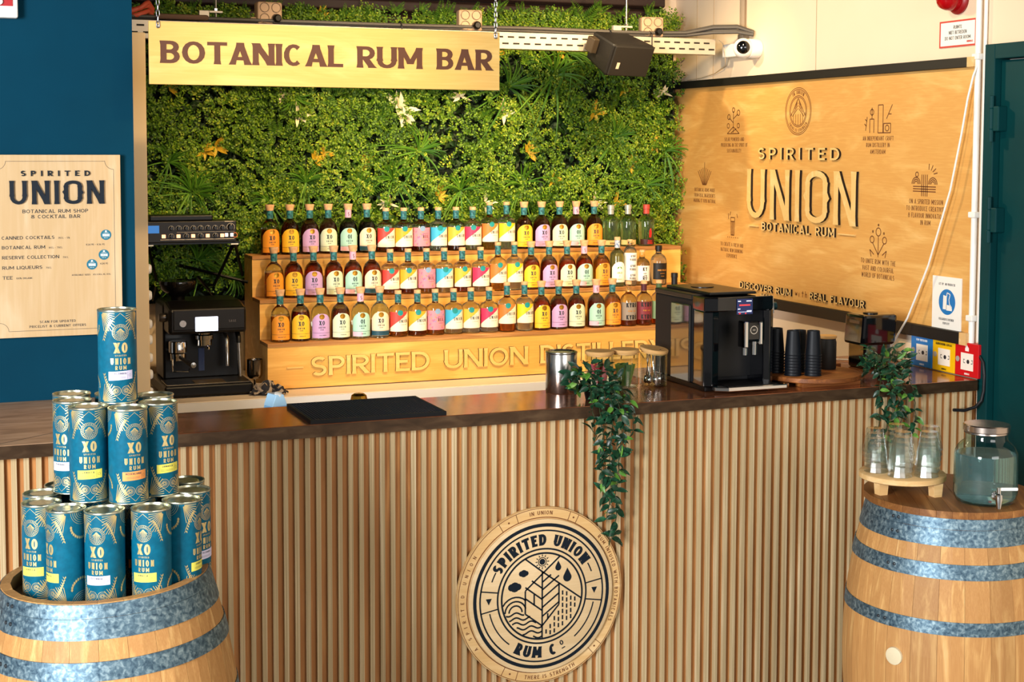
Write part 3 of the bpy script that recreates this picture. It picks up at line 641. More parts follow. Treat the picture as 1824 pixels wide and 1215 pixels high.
# room warning sign and red beacon
ws = thing('warning_sign', 'white warning sign with red border under the red beacon', 'sign', (3.88, 4.9, 2.412))
W(MB().box(3.874, 3.8795, 4.787, 5.014, 2.412, 2.519).build('plate', M_whiteplastic, ws, bev=.001), ws)
F2 = RW(3.874); b_ = MB()
for a, b, c, d in ((-5.014, -4.787, 2.412, 2.419), (-5.014, -4.787, 2.512, 2.519), (-5.014, -5.006, 2.419, 2.512), (-4.795, -4.787, 2.419, 2.512)): b_.prism([(a, c), (b, c), (b, d), (a, d)], F2, .0004, .0004)
text(b_, 'MINIMAX', F2, -4.805, 2.427, .008, .26, .9, .1, 0, 'r', .0004)
W(b_.build('red_border', mat('sign_red', '#c3392f', .5), ws), ws)
b_ = MB(); text(b_, 'RUIMTE', F2, -4.9, 2.485, .014, .16, .9, .1, 0, 'c', .0004); text(b_, 'NIET BETREDEN', F2, -4.9, 2.464, .014, .16, .9, .1, 0, 'c', .0004); text(b_, 'DO NOT ENTER ROOM', F2, -4.9, 2.442, .014, .16, .9, .1, 0, 'c', .0004)
W(b_.build('print', mat('black_ink', '#1c1a1a', .6), ws), ws)
MX = Matrix.Rotation(-PI/2, 4, 'Y')
be = thing('beacon', 'red warning beacon on the wall above the white warning sign', 'beacon', (3.88, 4.90, 2.60))
MB().lathe([(0, 0), (.058, 0), (.06, .01), (.052, .022), (.046, .024), (0, .024)], 32, M=MX).build('base', mat('beacon_base', '#8f1016', .4), be, 40)
M_redlens = mat('red_lens', '#c00814', .12, trans=.35, ior=1.4)
MB().lathe([(.046, .022), (.047, .03), (.044, .032), (.047, .036), (.044, .04), (.047, .044), (.045, .065), (.038, .085), (.022, .098), (0, .102)], 32, M=MX).build('lens', M_redlens, be, 50)

# three call points, trunking
for i, (nm, c, tx, cap) in enumerate((('blue', '#1373bd', '#dfeaf2', 'STOP VERTRAGING'), ('yellow', '#e8b70c', '#1a1a10', 'HANDBEDIENING BLUSGAS'), ('red', '#c4101a', '#f2e4e0', ''))):
    y0 = 5.115-i*.1425; cp = thing('call_point', f'{nm} manual call point box on the wall at the right bar end', 'call point', (3.88, y0-.07, 1.102), group='manual call points')
    W(MB().box(3.842, 3.8795, y0-.141, y0, 1.1025, 1.237).build('housing', mat(nm+'_call_point', c, .35), cp, bev=.003), cp)
    F2 = RW(3.842); q = MB(); q.prism([(-y0+.038, 1.128), (-y0+.112, 1.128), (-y0+.112, 1.196), (-y0+.038, 1.196)], F2, 0, .0015)
    pl = W(q.build('press_plate', mat('press_plate', '#eee8dc', .35), cp), cp)
    q = MB(); q.ring(0, .0085, F2, .0018, .0018, 16, (-y0+.082, 1.163)); 
    for sx in (-1, 1): q.line([(-y0+.082+sx*.028, 1.170), (-y0+.082+sx*.020, 1.170)], .003, F2, .0018, .0018); q.line([(-y0+.082+sx*.026, 1.157), (-y0+.082+sx*.018, 1.157)], .003, F2, .0018, .0018); q.line([(-y0+.082+sx*.027, 1.170), (-y0+.082+sx*.027, 1.157)], .002, F2, .0018, .0018)
    q.build('press_mark', mat('press_mark', '#24262c', .5), pl)
    W(MB().ring(0, .011, F2, 0, .002, 20, (-y0+.018, 1.168)).build('key_cover', M_grey, cp), cp)
    q = MB(); text(q, cap, F2, -y0+.072, 1.209, .009, .24, .7, .1, 0, 'c', .0004); text(q, 'MINIMAX', F2, -y0+.075, 1.110, .007, .24, .8, .1, 0, 'c', .0004)
    if nm == 'red': q.prism([(-y0+.062, 1.204), (-y0+.084, 1.204), (-y0+.084, 1.216), (-y0+.073, 1.228), (-y0+.062, 1.216)], F2, .0004, .0004); q.line([(-y0+.066, 1.222), (-y0+.060, 1.228)], .003, F2, .0004, .0004)
    W(q.build('print', mat(nm+'_call_print', tx, .5), cp), cp)
tg = thing('wall_trunking', 'pale grey trunking box on the wall left of the blue call point', 'trunking', (3.88, 5.3, 1.1))
W(MB().box(3.858, 3.879, 5.118, 5.36, 1.102, 1.222).build('cover', mat('grey_trunking', '#b9b4aa', .5), tg, bev=.003), tg)
W(MB().box(3.852, 3.858, 5.125, 5.215, 1.102, 1.19).build('end_piece', M_cream, tg, bev=.002), tg)

# ------------------------------------------------------------------ slotted rail and what hangs on it
M_rail = noise_mat('painted_rail', [(.3, '#b5aa9a'), (.7, '#c8bdad')], (1, 1, 1), 6, 3, 0, .45, .3)
rl = thing('slotted_rail', 'long perforated metal rail running in front of the plant wall', 'rail', (2.3, 6.65, 2.478))
W(MB().box(.72, 3.76, 6.65, 6.653, 2.481, 2.556).box(.72, 3.76, 6.65, 6.72, 2.478, 2.481).box(.72, 3.76, 6.717, 6.72, 2.478, 2.556).build('channel', M_rail, rl), rl)
so = MB().box(-.0165, .0165, 6.6492, 6.6502, -.004, .004).mesh('slot', mat('slot_dark', '#1c1813', .8))
for i in range(104):
    for r_, (z, dx) in enumerate(((2.534, 0.), (2.503, .028))):
        if .742+i*.056+dx < 3.74: 
            o = W(obj('slot', so, rl), rl); o.location.x += .742+i*.056+dx*.5+ (0 if r_ == 0 else .014); o.location.z += z
cb = MB()
for k, (dy, dz) in enumerate(((0, 0), (.018, .004), (-.01, .012), (.01, .015))):
    cb.tube([(.75, 6.685+dy, 2.566+dz*.6), (1.3, 6.68+dy, 2.567+dz*.5), (2.1, 6.68+dy, 2.568+dz*.5), (2.75, 6.685+dy, 2.568+dz), (3.1, 6.69+dy, 2.566+dz), (3.4, 6.68+dy, 2.566+dz), (3.6, 6.67+dy, 2.572+dz), (3.72, 6.60+dy*.5, 2.585+dz*2), (3.80, 6.5+dy*.5, 2.582+dz*2), (3.868, 6.46, 2.568+dz)], .0085, 8)
tag(cb.build('cable_bundle', M_greycable, None, 60), 'bundle of grey cables lying along the top of the slotted rail', 'cable')
for x in (2.10, 3.18, 3.40):
    MB().tube([(x-2.3, -.004, .0), (x-2.3, -.004, .09), (x-2.3, .03, .115), (x-2.3, .075, .09)], .003, 6).build('cable_tie', M_cable, rl)
M_sock = mat('beige_socket_plastic', '#a88c70', .5)
def socket(x, ang, label):
    s = thing('socket_box', label, 'socket', (x, 6.70, 2.558), ang, 'socket boxes on the rail')
    MB().box(-.058, .058, -.03, .03, 0, .1).build('housing', M_sock, s, bev=.01)
    for sx in (-.027, .027):
        for z in (.026, .074):
            f_ = MB().lathe([(.022, 0), (.022, .003), (.019, .003), (.018, -.006), (0, -.006)], 20, M=Matrix.Translation((sx, -.031, z)) @ Matrix.Rotation(PI/2, 4, 'X')).build('outlet', M_sock, s, 40)
            MB().ring(.0195, .0215, lambda u, v, w: (sx+u, -.0343-w, z+v), .0, .0002, 20).build('outlet_shadow', mat('outlet_ring', '#4a3a2c', .7), f_)
    MB().lathe([(0, 0), (.018, 0), (.018, .02), (.012, .028), (0, .028)], 16, M=Matrix.Translation((.027, -.034, .026)) @ Matrix.Rotation(PI/2, 4, 'X')).build('plug', M_black, s, 40)
    MB().box(-.085, -.058, -.012, .012, .01, .03).build('gland', M_sock, s, bev=.004)
    return s
socket(1.484, .1, 'beige socket box on the rail above the left part of the hanging sign')
socket(2.452, -.1, 'beige socket box on the rail near the right sign chain')
socket(3.42, -.15, 'beige socket box on the rail to the right of the speaker')
for x, w in ((1.245, 'left'), (3.278, 'right')):
    rd = thing('threaded_rod', f'steel threaded rod holding the rail, {w} one', 'rod', (x, 6.69, 2.545), group='rail rods')
    MB().tube([(0, 0, 0), (0, 0, .85)], .005, 8).build('rod', M_steel, rd, 40)
    MB().box(-.03, .03, -.012, .012, .055, .065).box(-.075, -.03, -.012, .012, 0.012, .065).build('bracket', M_rail, rd, bev=.002)
    MB().lathe([(0, 0), (.011, 0), (.011, .01), (0, .01)], 6, (0, 0, .065)).build('nut', M_steel, rd)
tag(MB().box(.98, 1.205, 6.62, 6.70, 2.562, 2.585).build('rail_block', mat('brown_block', '#5e4638', .6), bev=.02), 'brown flat bar lying on the rail behind the left sign end', 'bar')
hs = MB(); 
for dz, x_ in ((0, .02), (.018, .0), (.03, .035)): hs.tube([(.845+x_, 6.69, 2.572+dz), (.88+x_, 6.67, 2.578+dz), (.92+x_*.5, 6.68, 2.59+dz*1.3), (.95, 6.7, 2.60+dz*1.3), (.975, 6.73, 2.58+dz)], .011, 8)
tag(hs.build('hose', mat('orange_red_hose', '#c8553a', .5), None, 60), 'coiled orange hose on the rail left of the sign chain', 'hose')

# speaker
sk = thing('speaker', 'black wall speaker clamped to the slotted rail', 'speaker', (3.165, 6.60, 2.492), rot=(R_(26), 0, R_(15)))
sk.scale = (.9, .9, .9)
bx = MB(); pr = [(-.145, -.155, -.115), (.145, -.155, -.115), (.115, .06, -.095), (-.115, .06, -.095)]
vs = [(-.145, -.16, -.10), (.145, -.16, -.10), (.12, .06, -.085), (-.12, .06, -.085), (-.145, -.16, .085), (.145, -.16, .085), (.12, .06, .07), (-.12, .06, .07)]
bx.add(vs, [(0, 3, 2, 1), (4, 5, 6, 7), (0, 1, 5, 4), (2, 3, 7, 6), (0, 4, 7, 3), (1, 2, 6, 5)])
bx.build('cabinet', noise_mat('speaker_black', [(.3, '#0b0908'), (.7, '#120f0d')], (1, 1, 1), 80, 2, 0, .55, bump=.2), sk, bev=.014)
MB().box(-.136, .136, -.171, -.160, -.092, .077).build('grille', mat('speaker_grille', '#100e0d', .7), sk, bev=.008)
MB().box(-.098, -.078, -.1725, -.1705, -.05, -.015).build('badge', mat('silver_badge', '#b9ada0', .4), sk)
MB().box(-.165, -.118, -.02, .04, -.03, .05).build('bracket', mat('dark_bracket', '#4a4034', .5, .5), sk, bev=.004)

# dome camera
dc = thing('dome_camera', 'white pan camera with black lens at the wall end of the rail', 'camera', (3.878, 6.43, 2.498))
MB().box(-.05, -.002, -.03, .27, -.032, .035).build('mount', M_whiteplastic, dc, bev=.006)
MB().lathe([(0, 0), (.046, 0), (.048, .008), (.048, .05), (.046, .056), (0, .056)], 28, M=MX).build('base', M_whiteplastic, dc, 40)
MB().lathe([(0, -.05)]+[(.05*C_(R_(a)), .05*S_(R_(a))) for a in range(-75, 76, 15)]+[(0, .05)], 28, (-.085, 0, 0)).build('head', M_whiteplastic, dc, 80)
MB().lathe([(0, .0), (.033, .0), (.034, .004), (.028, .016), (.012, .022), (0, .0225)], 24, M=Matrix.Translation((-.085-.032*.5, -.032*.86, .002)) @ Matrix.Rotation(R_(-30), 4, 'Z') @ Matrix.Rotation(PI/2, 4, 'X')).build('lens', M_blackgloss, dc, 60)
tag(MB().tube([(3.80, 6.69, 2.556), (3.82, 6.68, 2.54), (3.83, 6.67, 2.47), (3.86, 6.72, 2.43), (3.872, 6.85, 2.395), (3.872, 7.0, 2.378), (3.872, 7.15, 2.372)], .0022, 6).build('cable', mat('cream_cable', '#cdb796', .6), None, 60), 'thin cream cable curving down from the rail end to the panel trim', 'cable')
tag(MB().tube([(3.865, 6.56, 2.56), (3.865, 6.56, 3.38)], .016, 8).box(3.86, 3.88, 6.52, 6.60, 2.555, 2.58).build('cable_duct', mat('grey_duct', '#8a7a66', .5)), 'narrow grey cable duct running up the wall above the camera', 'duct')

# ------------------------------------------------------------------ plant wall
pw = thing('plant_wall', 'dense artificial green plant wall behind the bottle shelf', 'plant wall', (2.35, 7.28, 1.25))
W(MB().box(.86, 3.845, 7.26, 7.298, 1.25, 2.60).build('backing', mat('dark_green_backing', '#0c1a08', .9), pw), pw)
def leaf_material(name, stops, rough=.5, trans=.25):
    m = mat(name, '#448822', rough, spec=.35); N, L, B = nodes(m)
    g = N.new('ShaderNodeNewGeometry'); r = ramp(N, stops)
    tc = coords(N, L, (1, 1, 1)); n = N.new('ShaderNodeTexNoise'); n.inputs['Scale'].default_value = 3.5; n.inputs['Detail'].default_value = 2
    L.new(tc.outputs[0], n.inputs['Vector'])
    mx = N.new('ShaderNodeMix'); mx.data_type = 'FLOAT'; mx.inputs[0].default_value = .55
    L.new(g.outputs['Random Per Island'], mx.inputs[2]); L.new(n.outputs['Fac'], mx.inputs[3]); L.new(mx.outputs[0], r.inputs[0]); L.new(r.outputs[0], B.inputs['Base Color'])
    return m
M_leaf = leaf_material('boxwood_leaves', [(.2, '#22440b'), (.42, '#486e15'), (.62, '#719420'), (.82, '#a4ae34')])
M_grass = leaf_material('grass_blades', [(.2, '#24500f'), (.6, '#4d7d1c'), (.9, '#86a838')])
M_fern = leaf_material('fern_leaves', [(.2, '#274f0e'), (.6, '#57801a'), (.9, '#9aa833')])
M_yel = leaf_material('yellow_leaves', [(.2, '#a8861a'), (.6, '#c4a024'), (.9, '#d8c052')])
M_wht = leaf_material('white_leaves', [(.2, '#dcc98c'), (.6, '#efe4bc'), (.9, '#f6f0da')])
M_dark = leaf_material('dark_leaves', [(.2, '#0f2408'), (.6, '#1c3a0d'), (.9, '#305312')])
def np_mesh(name, V, Fq, m):
    me = bpy.data.meshes.new(name); nv, nf = len(V), len(Fq); k = Fq.shape[1]
    me.vertices.add(nv); me.vertices.foreach_set('co', V.astype(np.float32).ravel())
    me.loops.add(nf*k); me.loops.foreach_set('vertex_index', Fq.astype(np.int32).ravel())
    me.polygons.add(nf); me.polygons.foreach_set('loop_start', np.arange(0, nf*k, k, dtype=np.int32))
    me.materials.append(m); me.update(calc_edges=True); return me
def leaves(P, D, Nn, Ln, Wd, bend=.25):
    """bent rhombic leaves: base P, direction D, normal N, length, width"""
    D = D/np.linalg.norm(D, axis=1, keepdims=True); Sd = np.cross(D, Nn); Sd /= np.linalg.norm(Sd, axis=1, keepdims=True)+1e-9; Nn = np.cross(Sd, D)
    L_ = Ln[:, None]; W_ = Wd[:, None]
    v0 = P; v1 = P+D*L_*.5+Sd*W_*.5; v2 = P+D*L_-Nn*L_*bend; v3 = P+D*L_*.5-Sd*W_*.5
    mid = P+D*L_*.5-Nn*W_*.18
    V = np.stack([v0, v1, v2, v3, mid], 1).reshape(-1, 3); b = np.arange(len(P))[:, None]*5
    Fq = np.concatenate([b+np.array([[0, 4, 1]]), b+np.array([[4, 2, 1]]), b+np.array([[0, 3, 4]]), b+np.array([[3, 2, 4]])], 0)
    return V, Fq
def bump(x, z):
    return (.5+.5*np.sin(x*9.1+2*np.sin(z*5.3))*np.sin(z*8.3+1.7*np.sin(x*4.1)))*.06+(.5+.5*np.sin(x*23+z*11)*np.sin(z*27-x*6))*.02
def patch(n, x0, x1, z0, z1):
    return RNG.uniform(x0, x1, n), RNG.uniform(z0, z1, n)
# sprigs of small rounded leaves: every sprig is a short stem with leaves either side
ns = 9000; sx, sz = patch(ns, .87, 3.83, 1.27, 2.67)
dens = .5+.5*np.sin(sx*6.3+1.3*np.sin(sz*7.1)+.6)*np.sin(sz*6.1+1.9*np.sin(sx*3.3))+.25*np.sin(sx*17+sz*13); kp = RNG.random(ns) < np.clip(.25+1.15*dens, .22, 1)
sx, sz = sx[kp], sz[kp]; ns = len(sx)
edge = 2.585+.026*(sx-1.9)+.02*np.sin(sx*7)+.02*np.sin(sx*19)+.012*np.sin(sx*41)
sz = np.where(RNG.random(ns) < .06, edge-RNG.uniform(-.03, .04, ns), sz); sz = np.minimum(sz, edge+.03)
left = (sx < 1.4) & (sz < 1.33); sz = np.where(left, sz+.1, sz)
sy = 7.235-bump(sx, sz)-RNG.random(ns)*.035
ang = RNG.uniform(0, 2*PI, ns); up = np.stack([np.cos(ang)*.7, -RNG.uniform(.15, .8, ns), np.sin(ang)*.55+.35], 1)
top_ = sz > edge-.05; up[top_] = np.stack([RNG.uniform(-.5, .5, top_.sum()), -RNG.uniform(.1, .5, top_.sum()), np.ones(top_.sum())], 1)
up /= np.linalg.norm(up, axis=1, keepdims=True)
P_, D_, N_, L_, W_ = [], [], [], [], []
base = np.stack([sx, sy, sz], 1); k = 11
sd = np.cross(up, np.array([[0., -1., 0.]])); sd /= np.linalg.norm(sd, axis=1, keepdims=True)+1e-6
for i in range(k):
    t = (i+.5)/k; sg_ = 1 if i % 2 else -1
    P_.append(base+up*(t*.075)[..., None] if False else base+up*(t*.075)); D_.append(up*.55+sd*sg_*(.9-.5*t)+RNG.normal(0, .25, (ns, 3)))
    N_.append(np.tile([[0., -1., .25]], (ns, 1))+RNG.normal(0, .35, (ns, 3))); L_.append(RNG.uniform(.014, .023, ns)*(1.1-.35*t)); W_.append(RNG.uniform(.009, .0145, ns)*(1.1-.35*t))
V, Fq = leaves(np.concatenate(P_), np.concatenate(D_), np.concatenate(N_), np.concatenate(L_), np.concatenate(W_))
o = W(obj('boxwood_foliage', np_mesh('boxwood_foliage', V, Fq, M_leaf), pw), pw); o['kind'] = 'stuff'
# darker, flatter leaves underneath
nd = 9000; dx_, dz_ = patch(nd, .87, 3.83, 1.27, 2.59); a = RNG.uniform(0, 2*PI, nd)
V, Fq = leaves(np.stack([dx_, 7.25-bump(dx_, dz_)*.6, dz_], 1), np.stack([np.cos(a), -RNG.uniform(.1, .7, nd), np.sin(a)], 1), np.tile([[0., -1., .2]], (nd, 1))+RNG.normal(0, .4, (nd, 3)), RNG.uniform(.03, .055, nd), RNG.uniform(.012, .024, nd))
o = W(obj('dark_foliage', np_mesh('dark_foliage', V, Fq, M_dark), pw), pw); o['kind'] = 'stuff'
def frond_mesh(name, n, length, width, m, droop=.5, seed=0, spread=1.2):
    """tuft of arching blades"""
    r = np.random.default_rng(seed); mb = MB()
    for i in range(n):
        a = PI/2+r.uniform(-spread, spread)+(PI if r.random() < .22 else 0); ln = length*r.uniform(.6, 1.1); out = r.uniform(.15, .75); pts = []
        for j in range(7):
            t = j/6; pts.append(Vector((C_(a)*ln*t*(1-.1*t), -out*ln*(t-.45*t*t), S_(a)*ln*t-droop*ln*t*t*.6)))
        sdv = Vector((-S_(a), -.3, C_(a))); sdv.normalize()
        wv = [width*q for q in (.55, .95, 1., .9, .7, .42, .05)]
        vs = []
        for p, q in zip(pts, wv): vs += [p-sdv*q/2, p+Vector((0, -.15*q, 0)), p+sdv*q/2]
        fs = []
        for j in range(6): fs += [(j*3, j*3+1, j*3+4, j*3+3), (j*3+1, j*3+2, j*3+5, j*3+4)]
        mb.add(vs, fs)
    return mb.mesh(name, m)
def fern_mesh(name, length, m, seed=0):
    r = np.random.default_rng(seed); mb = MB(); n = 13
    for f in range(5):
        a = PI/2+r.uniform(-1.3, 1.3); ln = length*r.uniform(.7, 1.); out = r.uniform(.25, .6)
        cp = lambda t: Vector((C_(a)*ln*t, -out*ln*(t-.4*t*t), S_(a)*ln*t-.25*ln*t*t))
        dirv = Vector((C_(a), -out*.4, S_(a))); sdv = Vector((-S_(a), -.15, C_(a)))
        for j in range(n):
            t = .1+.9*j/n; p = cp(t); q = ln*.26*(1-t*.8)
            for s in (-1, 1):
                e = p+sdv*s*q+dirv*q*.45; mdl = (p+e)/2; wv = dirv*q*.16
                mb.add([p, mdl-wv, e, mdl+wv+Vector((0, -.004, 0))], [(0, 1, 2), (0, 2, 3)])
    return mb.mesh(name, m)
def star_mesh(name, n, length, width, m, seed=0):
    r = np.random.default_rng(seed); mb = MB()
    for i in range(n):
        a = r.uniform(0, 2*PI); out = r.uniform(.2, 1.0); d = Vector((C_(a), -out, S_(a))); d.normalize(); ln = length*r.uniform(.65, 1.1)
        sdv = d.cross(Vector((0, -1, .2))); sdv.normalize(); nn = sdv.cross(d); w_ = width*r.uniform(.8, 1.2)
        c = [d*ln*t-nn*ln*.25*t*t for t in (0, .3, .65, 1)]
        mb.add([c[0], c[1]-sdv*w_/2, c[1]+nn*w_*.2*-1, c[1]+sdv*w_/2, c[2]-sdv*w_*.4, c[2]-nn*w_*.2, c[2]+sdv*w_*.4, c[3]], [(0, 1, 2), (0, 2, 3), (1, 4, 5, 2), (2, 5, 6, 3), (4, 7, 5), (5, 7, 6)])
    return mb.mesh(name, m)
GR = [frond_mesh('grass_tuft', 30, .22, .0085, M_grass, .8, s) for s in (1, 2, 3)]
FN = [fern_mesh('fern_spray', .16, M_fern, s) for s in (4, 5, 6)]
YS = [star_mesh('yellow_leaf_cluster', 7, .07, .021, M_yel, s) for s in (7, 8)]
WS = [star_mesh('white_leaf_cluster', 7, .075, .020, M_wht, s) for s in (9, 10)]
PPOS = [[(1.7,2.257,150,0.8),(2.347,1.985,60,1.0),(2.213,1.844,-20,0.9),(3.086,2.381,30,1.3),(2.834,2.318,60,1.2),(3.436,2.061,60,1.0),(1.205,1.796,10,1.1),(2.914,1.811,-10,1.0),(3.748,1.987,10,0.9),(1.766,1.832,0,0.9),(1.218,1.782,70,0.9),(1.228,1.459,50,1.0),(1.402,1.386,120,0.9),(2.573,1.785,0,0.9),(3.165,2.499,40,1.0),(2.038,1.817,30,0.7),(3.328,2.445,80,0.8),(1.101,1.93,40,0.8),(1.584,1.738,-30,0.9),(3.632,1.806,60,0.9)],[(1.853,1.97,0,0.9),(2.054,1.934,40,1.0),(3.325,2.194,0,1.1),(2.947,1.98,0,1.1),(3.686,2.023,0,0.9),(3.526,1.921,20,1.0),(1.329,2.005,30,1.0),(2.453,1.757,0,1.0),(3.454,1.711,0,1.0),(1.844,2.635,0,1.0),(2.773,2.49,0,0.8),(3.12,2.499,0,0.8),(3.135,2.528,30,0.7),(1.107,2.288,0,0.9),(3.091,1.839,0,0.8),(1.811,1.943,0,0.8),(3.496,2.315,0,0.8),(1.555,1.409,0,0.8),(1.275,1.983,20,0.8)],[(2.26,2.196,0,1.2),(2.23,2.224,60,1.0),(1.728,2.162,0,0.9),(2.574,2.265,0,0.8),(2.811,2.188,0,1.0),(3.731,2.304,0,0.8),(1.645,2.262,0,0.7),(2.28,2.154,100,0.9),(2.713,1.725,0,0.8),(2.185,1.725,0,0.8),(3.335,1.719,0,0.8)],[(1.636,2.047,-23,1.04),(2.687,2.575,-87,1.13),(1.693,2.37,89,0.99),(3.307,2.132,25,0.86),(2.714,1.696,4,1.1),(2.817,2.58,46,1.04),(1.804,2.584,65,0.99),(2.958,1.681,38,1.17),(2.047,1.776,-9,1.17),(3.433,2.561,-65,0.89),(3.704,2.182,22,0.92),(2.354,2.221,-26,1.03),(2.569,1.658,32,1.17),(3.372,1.547,30,0.87),(3.384,1.577,72,1.03),(2.941,2.422,59,1.03),(1.761,2.549,63,1.2),(1.255,1.783,-16,0.86),(1.779,1.812,67,0.82),(2.655,2.596,39,0.93),(3.447,1.558,0,1.2),(1.825,2.537,17,0.81),(1.533,2.188,19,0.86),(1.141,1.715,-33,1.18),(3.49,2.246,-7,1.01),(2.739,1.996,10,1.05),(3.627,2.1,-12,1.09),(1.637,2.3,86,1.01),(2.469,2.626,-15,1.03),(1.089,1.972,23,0.82),(2.692,2.138,32,0.94),(2.923,1.838,-86,0.82),(2.833,1.588,-44,0.98),(2.593,2.296,-24,0.93),(1.979,1.994,-35,0.95),(3.112,2.63,12,1.09),(1.825,2.385,54,0.9),(1.507,2.159,35,0.84),(1.856,2.269,60,0.98),(3.362,2.479,-29,1.06),(3.454,2.162,-49,0.85),(2.417,2.432,55,1.14),(1.499,2.32,55,1.06),(3.215,2.278,-66,0.92),(3.177,2.361,-27,0.97),(2.116,2.193,75,0.86),(1.047,1.64,68,1.19),(2.153,1.614,76,0.89),(3.037,1.727,29,1.01),(1.77,2.26,-49,0.83),(2.582,2.332,55,0.82),(3.514,1.886,76,1.16),(3.501,2.019,-87,1.1),(1.469,2.298,29,1.01),(2.097,1.627,20,0.94),(1.67,1.715,-4,1.11),(1.935,2.414,6,1.13),(1.463,1.79,75,1.12),(3.264,2.657,23,1.15),(1.167,2.321,-41,1.01),(2.124,2.126,49,0.8),(1.181,2.468,-67,0.83),(3.739,1.699,-74,1.0),(1.84,2.289,-26,1.06),(2.576,2.252,-55,0.93),(1.346,2.034,38,0.95),(1.241,2.417,-22,1.04),(3.144,2.238,54,1.05),(2.148,2.233,0,1.08),(2.116,1.889,-7,0.9),(1.115,2.624,11,0.52),(1.234,2.631,-4,0.76),(1.354,2.619,-7,0.77),(1.475,2.628,-14,0.64),(1.599,2.654,18,0.7),(1.724,2.634,17,0.7),(1.85,2.643,3,0.53),(1.978,2.652,-29,0.54),(2.108,2.651,-27,0.53),(2.239,2.678,22,0.55),(2.373,2.685,20,0.54),(2.508,2.662,10,0.75),(2.644,2.663,4,0.74),(2.783,2.7,16,0.65),(2.923,2.681,-23,0.72),(3.066,2.678,-26,0.6),(3.21,2.696,19,0.57),(3.356,2.715,-15,0.68),(3.504,2.7,-6,0.61),(3.655,2.718,-8,0.63)]]
for nm, lib, y_, pts_ in (('grass_tuft', GR, 7.16, PPOS[0]), ('yellow_leaf_cluster', YS, 7.165, PPOS[1]), ('white_leaf_cluster', WS, 7.165, PPOS[2]), ('fern_spray', FN, 7.19, PPOS[3])):
    for i, (x, z, rot, s) in enumerate(pts_):
        o = W(obj(nm, lib[i % len(lib)], pw), pw); o.location += Vector((x, y_, z)); o.rotation_euler = (0, R_(rot), 0); o.scale = (s, s, s)
# ------------------------------------------------------------------ bottles
def label_patch(mb, r, um, z0, zt, ang=-PI/2, n=28, w=.0004, mi=0, us=None):
    us = np.linspace(-um, um, n+1) if us is None else us; fn = CYL(r, ang)
    for a, b in zip(us, us[1:]):
        za, zb, ya, yb = z0(a), z0(b), zt(a), zt(b)
        if ya-za < 1e-6 and yb-zb < 1e-6: continue
        mb.add([fn(a, za, w), fn(b, zb, w), fn(b, yb, w), fn(a, ya, w)], [(0, 1, 2, 3)], mi)
    return mb
PROF = {
 'xo': [(0, .002), (.030, 0), (.040, .002), (.0425, .006), (.0425, .108), (.0415, .122), (.038, .136), (.031, .149), (.022, .158), (.0155, .164), (.0145, .170), (.0145, .207)],
 'union': [(0, .002), (.033, 0), (.040, .002), (.0425, .008), (.0425, .122), (.041, .131), (.036, .138), (.024, .144), (.0155, .150), (.014, .157), (.014, .197)],
 'tall': [(0, .002), (.033, 0), (.039, .003), (.042, .009), (.042, .132), (.040, .143), (.034, .152), (.024, .158), (.0155, .166), (.0135, .175), (.0135, .219)],
 'green': [(0, .002), (.032, 0), (.039, .003), (.041, .008), (.041, .125), (.0395, .137), (.034, .147), (.024, .155), (.0155, .161), (.014, .166), (.014, .192)],
 'gin': [(0, .002), (.032, 0), (.036, .003), (.037, .006), (.037, .15), (.034, .165), (.026, .178), (.016, .186), (.013, .194), (.013, .232)],
 'vodka': [(0, .002), (.03, 0), (.033, .003), (.034, .006), (.034, .165), (.031, .18), (.022, .195), (.0135, .203), (.0125, .208), (.0125, .224)],
 'small': [(0, .002), (.034, 0), (.038, .003), (.039, .006), (.039, .105), (.036, .118), (.027, .13), (.016, .137), (.0135, .142), (.0135, .168)],
 'pillar': [(0, .002), (.034, 0), (.039, .003), (.041, .008), (.041, .118), (.038, .136), (.03, .148), (.02, .156), (.0145, .162), (.0135, .168), (.0135, .178)],
 'kyro': [(0, .002), (.034, 0), (.039, .003), (.0405, .007), (.0405, .122), (.038, .137), (.03, .15), (.02, .158), (.0145, .164), (.0135, .17), (.0135, .204)]}
M_gx = mat('green_tint_glass', '#e0f0e4', .03, trans=1., ior=1.45)
M_gc = mat('bottle_clear_glass', '#f2f6f2', .03, trans=1., ior=1.45)
M_gg = mat('bottle_green_glass', '#b9dba6', .03, trans=1., ior=1.45)
LIQ = {k: mat('liquid_'+k, c, .02, trans=.92, ior=1.34) for k, c in dict(dark='#8c2c0a', red='#b8400e', amber='#de8420', gold='#f0b048', honey='#c05818', pale='#f6e6b8', clear='#f4f4ea', black='#1c0804').items()}
M_gold = mat('gold_foil', '#d9a038', .3, .85); M_inkp = mat('label_ink', '#20303a', .6); M_tealband = noise_mat('teal_neck_band', [(.35, '#0a3f4a'), (.65, '#3a8288')], (1, 1, 1), 90, 2, 0, .4)
M_creamlab = mat('cream_label', '#f2e8d2', .55)
MCACHE = {}
def cached(key, fn):
    if key not in MCACHE: MCACHE[key] = fn()
    return MCACHE[key]
